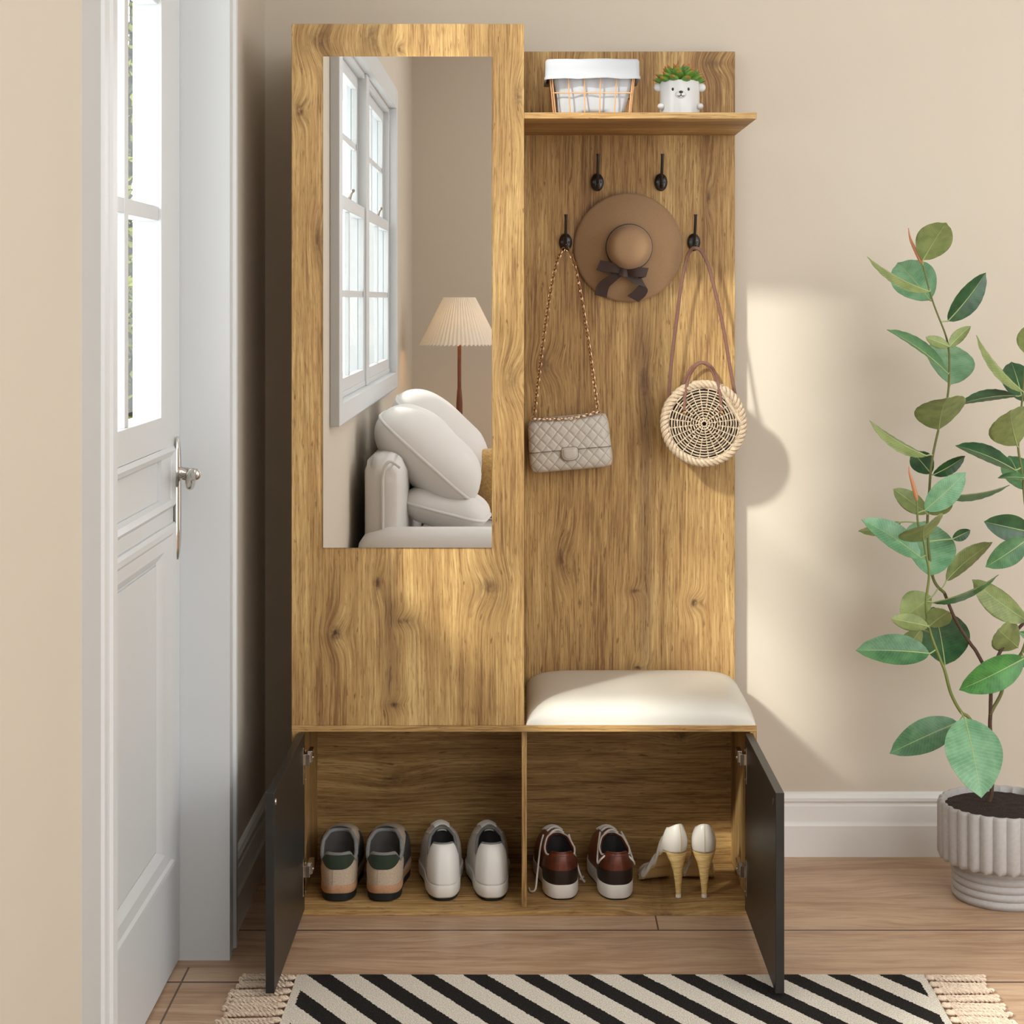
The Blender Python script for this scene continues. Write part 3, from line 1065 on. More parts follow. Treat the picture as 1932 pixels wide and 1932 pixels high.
for ring, (n, el, ln2, r0) in enumerate(((10, 24, .040, .021), (9, 40, .043, .016), (7, 56, .045, .011), (5, 70, .046, .006), (2, 85, .045, .003))):
    for k in range(n):
        a = 2 * PI * (k + .5 * (ring % 2)) / n + R.uniform(-.08, .08)
        e = math.radians(el + R.uniform(-5, 5))
        d = Vector((math.cos(a) * math.cos(e), math.sin(a) * math.cos(e), math.sin(e)))
        b0 = Vector((math.cos(a) * r0, math.sin(a) * r0, PH - .004))
        sd = Vector((-math.sin(a), math.cos(a), 0))
        nn = d.cross(sd)
        prof = ((0, .0055), (.15, .0085), (.35, .0112), (.56, .0110), (.70, .0092), (.82, .0064), (.92, .0032), (1, .0003))
        rows = []
        for (t_, wd) in prof:
            q = b0 + d * (t_ * ln2 * R.uniform(.97, 1.03)) - nn * (.006 * t_ * t_)
            rows.append([q + sd * (wd * math.cos(2 * PI * j / 8)) + nn * (wd * .62 * math.sin(2 * PI * j / 8)) for j in range(8)])
        su.grid(rows[:6], cu=True, m=0)
        su.grid(rows[5:7], cu=True, m=1)
        su.grid(rows[6:], cu=True, m=2)
su.build('succulent', [simple('succulent_green', (92, 134, 48), .45, var=.2, vscale=60), simple('succulent_olive', (142, 124, 44), .45), simple('succulent_red_tip', (186, 84, 46), .45)], pot)

# ------------------------------------------------------------------ shoes
SZ = .0116


def make_shoe(name, label, group, loc, rotz, p):
    root = thing(name, label, 'shoe', loc, rotz, group)
    L, hw = p['L'], p['w']
    sgn = p.get('side', 1)

    def W(t):
        return interp(((0, p.get('hk', .8)), (.12, p.get('hk', .8) + .02), (.38, .82), (.70, 1.06), (.86, .98), (1, .80)), t) * hw

    def outl(a, k=1.0, dy=0.0):
        s, c_ = math.sin(a), math.cos(a)
        t_ = (1 + s) / 2
        x_ = (1 if c_ >= 0 else -1) * abs(c_) ** .62 * W(t_) * k
        return Vector((x_ + sgn * .010 * max(0, t_ - .35) ** 1.5, dy + L / 2 + (L / 2) * s * (1 - (1 - k) * hw / L * 2), 0))

    A = [2 * PI * j / 72 for j in range(72)]
    z1, z2 = p['outs'], p['sole']

    def ring(k, z, toe=0.0):
        r_ = [outl(a, k) for a in A]
        for q in r_:
            f = max(0, q.y / L - .8) / .2
            g = max(0, .12 - q.y / L) / .12
            q.z = z + toe * f * f + p.get('heelup', 0) * g * g
        return r_

    def solid(mb, rows):
        mb.grid(rows, cu=True)
        n = len(A)
        b0 = len(mb.v) - n * len(rows)
        mb.f += [tuple(b0 + j for j in range(n))[::-1], tuple(b0 + (len(rows) - 1) * n + j for j in range(n))]
        mb.m += [0, 0]

    o_ = MB()
    solid(o_, [ring(.90, .0), ring(.98, .0012, .006), ring(1.0, z1 + .0005, .008)])
    o_.build('outsole', p['m_out'], root, angle=50)
    m_ = MB()
    solid(m_, [ring(1.0, z1, .008), ring(p.get('mk', 1.035), lerp(z1, z2, .15), .009), ring(p.get('mk', 1.035) + .004, z2 - .003, .010), ring(p.get('mk', 1.035) - .008, z2 - .0003, .010), ring(.96, z2, .010)])
    m_.build('midsole', p['m_mid'], root, angle=60)
    y0, y1, ow = p['oy0'], p['oy1'], p['ow']

    def op(a):
        s, c_ = math.sin(a), math.cos(a)
        t_ = (1 + s) / 2
        return Vector((c_ * abs(c_) ** (-.12 if abs(c_) > .05 else 0) * ow * interp(((0, .95), (.4, 1.05), (1, .85)), t_), lerp(y0, y1, t_), interp(p['top'], t_)))

    def up(a, s, off=0.0):
        b_, t_ = outl(a, .985), op(a)
        s = min(max(s, 0), 1)
        f = (1 + math.sin(a)) / 2
        hexp = lerp(1.5, 2.3, f)
        h = s ** hexp
        v = lerp(s, math.sin(PI * s / 2), .75)
        bul = p.get('bul', .005) * math.sin(PI * s) * (1 - f * .7)
        q = Vector((lerp(b_.x, t_.x, h), lerp(b_.y, t_.y, h), lerp(z2 - .004, t_.z, v)))
        c0 = Vector((0, lerp(.04, L * .55, f), 0))
        dr = Vector((q.x, q.y - c0.y, 0))
        dr = dr.normalized() if dr.length > 1e-6 else Vector((0, 0, 0))
        lift = Vector((dr.x, dr.y, .7 * f)).normalized() if dr.length else Vector((0, 0, 1))
        return q + lift * (bul + off)

    u_ = MB()
    NS = 18
    u_.grid([[up(a, i / NS) for a in A] for i in range(NS + 1)], cu=True)
    u_.build('upper', p['m_up'], root, angle=80)
    li = MB()
    rows = []
    for (k, dz, dn) in ((1.0, 0, 0), (.90, -.012, 0), (.86, -.03, 0), (.86, -.055, 0)):
        row = []
        for a in A:
            q = op(a)
            cy = (y0 + y1) / 2
            row.append(Vector((q.x * k, cy + (q.y - cy) * k, max(q.z + dz, z2 + .004))))
        rows.append(row)
    li.grid(rows, cu=True)
    li.f.append(tuple(len(li.v) - 72 + j for j in range(72))); li.m.append(0)
    li.build('lining', p['m_lin'], root, angle=80)
    MB().tube([op(a) + Vector((0, 0, -.001)) for a in A], p.get('pad', .0038), 8, closed=True).build('collar', p['m_col'], root)

    def patch(nm, mat, a0, a1, s0f, s1f, off, na=28, ns=12):
        mb = MB()
        rows = []
        for i in range(ns + 1):
            row = []
            for j in range(na + 1):
                a = lerp(a0, a1, j / na)
                row.append(up(a, lerp(s0f(a), s1f(a), i / ns), off))
            rows.append(row)
        mb.grid(rows)
        bot = [[up(lerp(a0, a1, j / na), lerp(s0f(lerp(a0, a1, j / na)), s1f(lerp(a0, a1, j / na)), i / ns), -.002) for j in range(na + 1)] for i in range(ns + 1)]
        edge = [r[0] for r in rows] + rows[-1][1:] + [r[-1] for r in rows[::-1]][1:] + rows[0][::-1][1:-1]
        eb = [r[0] for r in bot] + bot[-1][1:] + [r[-1] for r in bot[::-1]][1:] + bot[0][::-1][1:-1]
        mb.grid([edge, eb], cu=True)
        return mb.build(nm, mat, root, angle=60)

    H = -PI / 2
    for (nm, mat, da, s0f, s1f, off) in p['patches']:
        patch(nm, mat, H - da, H + da, lambda a, f=s0f: f((a - H) / da), lambda a, f=s1f: f((a - H) / da), off)
    for (nm, mat, ca, da, s0, s1, off) in p.get('sides', ()):
        patch(nm, mat, ca - da, ca + da, lambda a: s0, lambda a: s1, off)
    tg = MB()
    rows = []
    ztop = interp(p['top'], 1.0)
    for i in range(7):
        f = i / 6
        yy, zz = lerp(y1 + .035, y1 - .012, f), lerp(ztop - .012, ztop + p.get('tongue', .010), f)
        rows.append([Vector((lerp(-.6, .6, j / 8) * ow * 1.1, yy + .008 * (abs(j / 4 - 1) ** 2), zz - .010 * (abs(j / 4 - 1) ** 2.2))) for j in range(9)])
    back = [[q + Vector((0, .005, .001)) for q in r_] for r_ in rows]
    tg.grid(rows + back[::-1])
    tg.build('tongue', p['m_ton'], root, angle=70)
    if p.get('m_lace'):
        lc = MB()
        for k in range(5):
            s = .98 - .10 * k
            aw = .50 - .02 * k
            l_, r_ = up(PI / 2 + aw, s, .003), up(PI / 2 - aw, s - .03, .003)
            md = (l_ + r_) / 2 + Vector((0, 0, .008))
            lc.tube(curve([l_, l_.lerp(md, .5) + Vector((0, 0, .002)), md, r_.lerp(md, .5) + Vector((0, 0, .002)), r_], 12), p.get('lr', .0024), 6)
        lo_ = lc.build('laces', p['m_lace'], root)
        for ex in p.get('lace_extra', ()):
            MB().tube(curve(ex, 40), .0021, 6).build('loose_lace', p['m_lace'], lo_)
    return root, up, op


def fabric(name, rgb, rough=.85):
    return simple(name, rgb, rough, var=.12, vscale=350, bump=.25, bscale=900)


M_BEIGE = fabric('beige_canvas', (190, 172, 150))
M_PEACH = fabric('tan_suede_rand', (186, 144, 110))
M_DGREEN = simple('dark_green_suede', (38, 50, 34), .9, sheen=.1)
M_NAVY = simple('blackish_rubber', (14, 20, 22), .6)
M_GREY = fabric('grey_mesh_lining', (128, 128, 126))
M_DGREY = simple('dark_grey_mesh', (66, 62, 60), .9)
M_DARK = simple('dark_insole', (34, 32, 32), .9)
M_WHITE = simple('white_leather', (232, 229, 224), .42, bump=.05, bscale=600)
M_WHITE2 = simple('off_white_leather', (214, 208, 200), .5)
M_RUB = simple('white_rubber', (232, 228, 222), .5)
M_BROWN = simple('chestnut_leather', (112, 52, 32), .35, var=.22, vscale=90)
M_BROWN2 = simple('dark_chestnut_leather', (92, 44, 28), .35, var=.25, vscale=90)
M_ESP = simple('espresso_leather', (36, 22, 17), .45)
M_LACE = simple('white_lace', (226, 220, 212), .8)
M_PIPE = simple('white_piping', (222, 212, 200), .6)

beige = dict(hk=.96, L=.285, w=.0465, outs=.016, sole=.034, heelup=.004, oy0=.012, oy1=.112, ow=.036, pad=.0045,
             top=((0, .102), (.10, .102), (.27, .082), (.36, .088), (.65, .118), (.88, .128), (1, .128)),
             m_out=M_NAVY, m_mid=M_PEACH, m_up=M_BEIGE, m_lin=M_DGREY, m_col=M_GREY, m_ton=M_GREY, tongue=.010,
             patches=[('heel_patch', M_DGREEN, 1.12, lambda k: .44 + .56 * abs(k) ** 2.4 * .93, lambda k: .99, .0022),
                      ('heel_seam', M_BEIGE, .10, lambda k: .02, lambda k: .45, .0010)],
             sides=[('side_panel', M_DGREY, .15, .42, .12, .74, .0016), ('side_panel', M_DGREY, PI - .15, .42, .12, .74, .0016)])
white = dict(hk=.86, mk=1.065, bul=.0035, L=.275, w=.0470, outs=.007, sole=.034, oy0=.026, oy1=.150, ow=.030, pad=.0034,
             top=((0, .118), (.10, .117), (.34, .082), (.42, .083), (.75, .112), (1, .119)),
             m_out=M_NAVY, m_mid=M_RUB, m_up=M_WHITE2, m_lin=M_DARK, m_col=M_GREY, m_ton=M_WHITE, m_lace=M_WHITE, tongue=-.004, lr=.003,
             patches=[('heel_counter', M_WHITE, .80, lambda k: .06, lambda k: .985, .0018)],
             sides=[('eyestay', M_WHITE, .85, .35, .66, .97, .002), ('eyestay', M_WHITE, PI - .85, .35, .66, .97, .002)])
brown = dict(hk=1.02, mk=1.045, bul=.003, L=.278, w=.0435, outs=.004, sole=.034, oy0=.010, oy1=.130, ow=.030, pad=.0030,
             top=((0, .101), (.10, .100), (.28, .085), (.55, .093), (.85, .106), (1, .108)),
             m_out=M_NAVY, m_mid=M_RUB, m_up=M_BROWN, m_lin=M_DARK, m_col=M_BROWN2, m_ton=M_BROWN2, m_lace=M_LACE, tongue=.004,
             patches=[('heel_counter', M_BROWN2, 1.15, lambda k: .36, lambda k: .80 - .14 * abs(k) ** 1.5, .0022),
                      ('heel_foxing', M_ESP, 1.15, lambda k: .02, lambda k: .38, .0014),
                      ('heel_seam', M_BROWN, .10, lambda k: .37, lambda k: .80, .0032)])


def at_floor(px, y):
    s = (CAM_D + y) / FPX
    return ((px - VX) * s, y, SZ)


make_shoe('trainer', 'beige trainer with green heel patch, nearest the left cupboard door', 'beige trainers', at_floor(637, .050), math.radians(2.5), dict(beige, side=1))
make_shoe('trainer', 'beige trainer with green heel patch, next to the white sneakers', 'beige trainers', at_floor(722, .050), math.radians(0), dict(beige, side=1))
make_shoe('sneaker', 'plain white sneaker standing beside a beige trainer', 'white sneakers', at_floor(837, .058), math.radians(4), dict(white, side=-1))
make_shoe('sneaker', 'plain white sneaker standing beside the cupboard divider', 'white sneakers', at_floor(929, .058), math.radians(4), dict(white, side=-1))


def brown_laces(r_up, r_op):
    pass


for (px, rz, lab, k) in ((1062, 5, 'brown leather shoe with trailing white lace, beside the divider', 0), (1166, 4, 'brown leather shoe standing next to the white high heels', 1)):
    d = dict(brown, side=-1)
    if k == 0:
        d['lace_extra'] = [[(-.030, .135, .104), (-.040, .10, .085), (-.050, .06, .045), (-.056, .045, .012), (-.066, .055, .004), (-.067, .08, .003)],
                           [(.028, .135, .104), (.038, .115, .07), (.046, .09, .035), (.058, .10, .008), (.062, .12, .004), (.054, .13, .004), (.062, .14, .006)]]
    else:
        d['lace_extra'] = [[(-.024, .135, .110), (-.033, .09, .094), (-.040, .045, .070), (-.036, .022, .083), (-.026, .022, .092)],
                           [(.024, .135, .110), (.033, .09, .094), (.041, .045, .066), (.037, .022, .078), (.026, .022, .090)]]
    root, up, op = make_shoe('leather_shoe', lab, 'brown leather shoes', at_floor(px, .065), math.radians(rz), d)
    pp_ = MB()
    pts = [op(a) + Vector((0, 0, .0025)) for a in [lerp(-.55, PI + .55, i / 50) for i in range(51)]]
    pts = [Vector((q.x * 1.06, q.y, q.z)) for q in pts]
    pp_.tube(pts, .0021, 6)
    pp_.build('piping', M_PIPE, root)

PAT = simple('white_patent_leather', (240, 234, 224), .18, coat=.6)
NUDE = simple('nude_sole_leather', (216, 186, 134), .32)
t = NT('stacked_wood_heel')
x, y, z = t.xyz(t.obj())
f = t.noise(t.vec(t.m('MULTIPLY', x, 25), t.m('MULTIPLY', y, 25), t.m('MULTIPLY', z, 260)), 1.0, 3, .6)
t.bsdf(Base_Color=t.mix(t.ramp(f, .35, .65), lin((206, 168, 98)), lin((232, 204, 146))), Roughness=.4)
STACK = t.mat


def make_pump(label, loc, rotz, side):
    root = thing('high_heel', label, 'shoe', loc, rotz, 'white high heels')
    L = .215
    zs_ = ((0, .104), (.10, .101), (.25, .086), (.45, .046), (.62, .012), (.72, .0055), (1, .0085))
    ws_ = ((0, .024), (.12, .0265), (.40, .0215), (.70, .037), (.85, .027), (.95, .012), (1, .003))
    rim = ((0, .058), (.13, .050), (.25, .038), (.45, .028), (.62, .026), (.72, .028), (1, .002))
    cov = ((0, 0), (.55, 0), (.72, 1), (1, 1))
    n = 44
    st = [(i / n) for i in range(n + 1)]

    def sp(t_, u):
        """u -1..1 across the sole"""
        r = math.sqrt(max(0.0, 1 - max(0.0, (.12 - t_) / .12) ** 2))
        return Vector((u * interp(ws_, t_) * r + side * .008 * max(0, t_ - .4), t_ * L * .9 + .0, interp(zs_, t_)))

    so = MB()
    top = [[sp(t_, -1 + 2 * j / 8) for j in range(9)] for t_ in st]
    bot = [[q + Vector((0, 0, -.004)) for q in r_] for r_ in top]
    ringz = [top[i] + bot[i][::-1] for i in range(n + 1)]
    so.grid(ringz, cu=True)
    so.build('sole', NUDE, root, angle=50)
    u_ = MB()
    ts = [lerp(.66, .13, k / 22) for k in range(23)]
    rows = []
    for i in range(15):
        g = i / 14
        row = []

        def side_pt(t_, sg):
            e, c0 = sp(t_, sg), sp(t_, 0)
            h = interp(rim, t_)
            lean = .10 * g + .22 * g * g
            return Vector((lerp(e.x, c0.x, lean) + sg * .0035 * math.sin(PI * g), e.y, e.z + h * g))
        right = [side_pt(t_, 1) for t_ in ts]
        left = [side_pt(t_, -1) for t_ in ts[::-1]]
        p0, p1 = right[-1], left[0]
        arc = []
        for k in range(1, 20):
            a = PI * k / 20
            f = k / 20
            zt = lerp(p0.z, p1.z, f) + g * .012 * math.sin(a) ** 1.6
            back = (.032 + .005 * math.sin(PI * g) - .007 * g * g) * math.sin(a)
            arc.append(Vector((lerp(p0.x, p1.x, .5) + (p0.x - p1.x) / 2 * math.copysign(abs(math.cos(a)) ** .9, math.cos(a)), p0.y - back, zt)))
        rows.append(right + arc + left)
    u_.grid(rows)
    back = [[None] * 8 + [r_[23 + 9]] for r_ in rows]
    vr = []
    for k in range(19):
        t_ = lerp(.60, 1.0, k / 18)
        e0, e1, c0 = sp(t_, -1), sp(t_, 1), sp(t_, 0)
        h = interp(((0, .030), (.60, .030), (.8, .026), (.95, .014), (1, .003)), t_)
        vr.append([Vector((c0.x + (e1.x - c0.x) * math.cos(PI * j / 20), c0.y, c0.z + h * math.sin(PI * j / 20) ** .8)) for j in range(21)])
    u_.grid(vr)
    uo = u_.build('upper', PAT, root, angle=75)
    md = uo.modifiers.new('thickness', 'SOLIDIFY')
    md.thickness = .0016
    MB().tube([back[i][8] + Vector((0, -.0006, 0)) for i in range(15)], .0006, 5).build('back_seam', NUDE, root)
    he = MB()
    rows = []
    for (z, rx, ry0, ry1) in ((.103, .0245, -.004, .036), (.098, .0250, -.005, .034), (.088, .0215, -.005, .027), (.074, .0155, -.004, .020), (.055, .0110, -.003, .013), (.03, .0078, -.002, .009), (.010, .0062, -.002, .0080), (.0065, .0060, -.002, .0078)):
        cy, ry = (ry0 + ry1) / 2, (ry1 - ry0) / 2
        rows.append([Vector((rx * math.cos(2 * PI * j / 24), cy + ry * math.sin(2 * PI * j / 24), z)) for j in range(24)])
    he.grid(rows, cu=True)
    he.f.append(tuple(range(24))); he.m.append(0)
    ho = he.build('stiletto_heel', STACK, root, angle=60)
    MB().lathe([(.0, 0), (.0062, 0), (.0064, .002), (.0062, .0068), (.0, .0068)], 20, (0, .003, 0)).build('heel_tip', M_RUB, ho)
    return root


make_pump('white high-heeled pump with wooden stiletto, turned sideways, beside a brown shoe', at_floor(1281, .085), math.radians(21), 1)
make_pump('white high-heeled pump with wooden stiletto, nearest the right cupboard door', at_floor(1329, .085), math.radians(-1), -1)

# ------------------------------------------------------------------ rug
t = NT('black_and_cream_weave')
x, y, z = t.xyz(t.obj())
wz = t.m('MULTIPLY', t.m('SUBTRACT', t.noise(t.obj(), 160, 2, .6), .5), .010)
u = t.m('ADD', t.m('ADD', x, wz), t.m('MULTIPLY', t.m('ADD', y, .357), .65))
s = t.m('FRACT', t.m('DIVIDE', t.m('ADD', u, .4253), .1014))
blk = t.m('MULTIPLY', t.ramp(s, .475, .465), t.ramp(s, 0.0, .01))
blk = t.m('MULTIPLY', blk, t.m('MULTIPLY', t.m('GREATER_THAN', t.m('ADD', x, wz), -.428), t.m('LESS_THAN', t.m('ADD', x, wz), .765)))
wv = t.noise(t.vec(t.m('MULTIPLY', x, 420.0), t.m('MULTIPLY', y, 300.0), 0.0), 1.0, 2, .6)
cr = t.mix(t.ramp(wv, .3, .7), lin((184, 174, 160)), lin((232, 226, 214)))
bk_ = t.mix(t.ramp(wv, .45, .78), lin((26, 24, 23)), lin((66, 60, 56)))
t.bsdf(Base_Color=t.mix(blk, cr, bk_), Roughness=.95, Specular_IOR_Level=.15, Normal=t.bump(wv, .5, .003))
RUGM = t.mat
rug = thing('rug', 'black and cream diagonally striped woven rug with tasselled ends', 'rug', (.168, -.8, 0))
RO = Vector((.168, -.8, 0))
r_ = MB()
for i in range(2):
    pass
rows = []
for i in range(23):
    row = []
    for j in range(61):
        xx, yy = lerp(-.444, .780, j / 60), lerp(-1.20, -.357, i / 22)
        row.append(Vector((xx + .004 * mnoise.noise((0, yy * 6, 3)) * (1 if j in (0, 60) else 0), yy, .0068 + .0012 * mnoise.noise((xx * 5, yy * 5, 1)))))
    rows.append(row)
r_.grid(rows)
edge = rows[0] + [q[-1] for q in rows[1:]] + rows[-1][::-1][1:] + [q[0] for q in rows[::-1]][1:-1]
r_.grid([edge, [Vector((q.x, q.y, .0006)) for q in edge]], cu=True)
body_ = r_.build('rug_body', RUGM, rug, angle=40)
body_.location = (-RO.x, -RO.y, 0)
COT = simple('oatmeal_cotton_cord', (206, 186, 166), .95, var=.15, vscale=300)
protos = []
for q in range(4):
    mb = MB()
    for sct in range(3):
        yo = (sct - 1) * .0082
        ln2 = R.uniform(.100, .122)
        wob = R.uniform(-.006, .006)
        for ply in range(2):
            pts, rad = [], []
            for k in range(37):
                f = k / 36
                tw = 2 * PI * f * 6.5 + PI * ply
                spread = min(1, f / .22)
                pts.append((f * ln2, yo * spread + wob * math.sin(PI * f) * spread + .0023 * math.cos(tw), .0052 + .0023 * math.sin(tw) + .0025 * (1 - spread)))
                rad.append(.0027 if f < .96 else .0034)
            mb.tube(pts, rad, 5)
    mb.ball((.008, 0, .0062), (.011, .0085, .0050), 10, 8)
    protos.append(mb)
first = []
for q in range(4):
    first.append(None)
for sx, xe in ((-1, -.446), (1, .782)):
    for i in range(24):
        q = R.randrange(4)
        yy = -.374 - i * .0345
        if first[q] is None:
            o = protos[q].build('tassel', COT, rug)
            first[q] = o
        else:
            o = first[q].copy()
            COL.objects.link(o)
            o.parent = rug
        o.location = (xe - RO.x, yy - RO.y, .0006)
        o.rotation_euler = (0, 0, (PI if sx < 0 else 0) + R.uniform(-.07, .07))

# ------------------------------------------------------------------ rubber plant
PC = Vector((1.064, .13, 0))
plant = thing('rubber_plant', 'tall rubber plant in a fluted grey footed pot against the beige wall', 'potted plant', PC)
CONC = simple('grey_matte_ceramic', (178, 174, 172), .8, var=.05, vscale=120, bump=.15, bscale=500)
pb = MB()
rows = []
NF, PER = 30, 12
for (r, z, am) in ((.100, .084, 0), (.122, .084, .2), (.1345, .089, .8), (.1375, .098, 1), (.1375, .203, 1), (.1355, .2085, 1), (.131, .2105, 1), (.127, .208, .8), (.126, .19, .6)):
    rows.append([Vector(((r + .006 * am * (abs(math.cos(NF * a / 2)) ** .8)) * math.cos(a), (r + .006 * am * (abs(math.cos(NF * a / 2)) ** .8)) * math.sin(a), z + (-.004 * abs(math.cos(NF * a / 2)) if .085 < z < .1 else 0)))
                 for a in [2 * PI * j / (NF * PER) for j in range(NF * PER)]])
pb.grid(rows, cu=True)
pb.build('pot', CONC, plant, angle=60)
prof = [(.0, 0), (.106, 0)]
for k in range(5):
    z0 = .002 + .0168 * k
    for j in range(7):
        a = PI * j / 6
        prof.append((.1085 + .0045 * math.sin(a), z0 + .0168 * j / 6))
prof += [(.104, .0865), (.0, .0865)]
MB().lathe(prof, 72, cap=False).build('pot_foot', CONC, plant, angle=60)
t = NT('dark_potting_soil')
n1 = t.noise(t.obj(), 260, 4, .7)
n2 = t.noise(t.obj(), 150, 2, .6)
cc = t.mix(t.ramp(n1, .3, .7), lin((22, 14, 11)), lin((66, 46, 38)))
cc = t.mix(t.ramp(n2, .72, .76), cc, lin((170, 140, 110)))
t.bsdf(Base_Color=cc, Roughness=.95, Normal=t.bump(n1, .8, .006))
so = MB()
so.grid([[Vector((r * math.cos(2 * PI * j / 64), r * math.sin(2 * PI * j / 64), .197 + .004 * mnoise.noise((r * 60 * math.cos(2 * PI * j / 64), r * 60 * math.sin(2 * PI * j / 64), 2)) + .006 * (1 - r / .127)))
          for j in range(64)] for r in [.0, .015, .03, .045, .06, .075, .09, .105, .118, .1285]], cu=True)
so.build('soil', t.mat, plant, angle=180)

BARK = simple('brown_bark', (84, 62, 48), .85, var=.25, vscale=260, bump=.4, bscale=300)
GSTEM = simple('green_stem', (112, 124, 58), .5)
BSTEM = simple('brown_green_stem', (104, 106, 58), .6)


def stem(pts, r0, r1, mat, y=.13, n=40):
    c = curve([P(a, b_, (y if len(q) == 0 else q[0])) - PC for (a, b_, *q) in pts], n)
    MB().tube(c, [lerp(r0, r1, i / (n - 1)) for i in range(n)], 9).build('stem', mat, plant)
    return [p + PC for p in c]


STEMS = []
STEMS.append(stem([(1866, 1512), (1871, 1492), (1873, 1420), (1868, 1373), (1869, 1336), (1867, 1283), (1844, 1233, .14), (1830, 1213, .145), (1803, 1170, .15), (1782, 1119, .15)], .0050, .0036, BARK, n=60))
STEMS.append(stem([(1782, 1119, .15), (1760, 1089, .15), (1750, 1000, .15), (1754, 915, .145)], .0036, .0029, BSTEM, n=40))
STEMS.append(stem([(1754, 915, .145), (1758, 871, .14), (1771, 809, .135), (1788, 747), (1791, 684), (1789, 654), (1782, 626), (1760, 569), (1741, 500)], .0029, .0018, BSTEM, n=60))
STEMS.append(stem([(1871, 1428), (1856, 1399, .12), (1829, 1355, .105), (1813, 1343, .10), (1794, 1308, .095), (1783, 1267, .09), (1774, 1244, .09), (1755, 1192, .09), (1747, 1141, .09), (1753, 1084, .09), (1747, 1047, .09), (1742, 1019, .09), (1732, 989, .09), (1730, 944, .09)], .0042, .0022, GSTEM, n=70))
STEMS.append(stem([(1868, 1348), (1874, 1336), (1889, 1308), (1900, 1266), (1932, 1222, .12), (1945, 1130, .11), (1942, 1020, .11), (1934, 950, .11), (1928, 889, .11), (1921, 841, .11), (1926, 780, .11), (1931, 728, .11), (1940, 600, .11)], .0044, .0020, BSTEM, n=60))
STEMS.append(stem([(1867, 1284), (1880, 1245, .15), (1897, 1214, .16), (1932, 1175, .17), (1960, 1150, .18)], .0042, .0036, BARK))


def leafmat(name, a, b, rough):
    t = NT(name)
    f = t.noise(t.obj(), 30, 3, .6)
    at = t.n('Attribute', attribute_name='vein').outputs['Fac']
    vn = t.ramp(t.m('ABSOLUTE', t.m('SUBTRACT', t.m('FRACT', at), .5)), .36, .5)
    col = t.mix(t.ramp(f, .3, .7), lin(a), lin(b))
    col = t.mix(t.m('MULTIPLY', vn, .22), col, lin(tuple(min(255, k * 1.35) for k in b)))
    t.bsdf(Base_Color=col, Roughness=rough, Specular_IOR_Level=.5, Normal=t.bump(vn, .08, .001))
    return t.mat


LT = {'T': leafmat('glossy_leaf_top', (56, 98, 62), (84, 130, 84), .30),
      'D': leafmat('dark_leaf_top', (34, 66, 42), (52, 92, 54), .32),
      'L': leafmat('leaf_top_painted_sheen', (92, 140, 102), (122, 166, 128), .34),  # pale tone paints the glossy reflection into these leaf tops
      'B': leafmat('bright_leaf_top', (52, 108, 50), (76, 140, 66), .30)}
LU = leafmat('olive_leaf_underside', (112, 128, 76), (140, 152, 94), .55)
RIBM = simple('pale_leaf_rib', (160, 176, 118), .5)


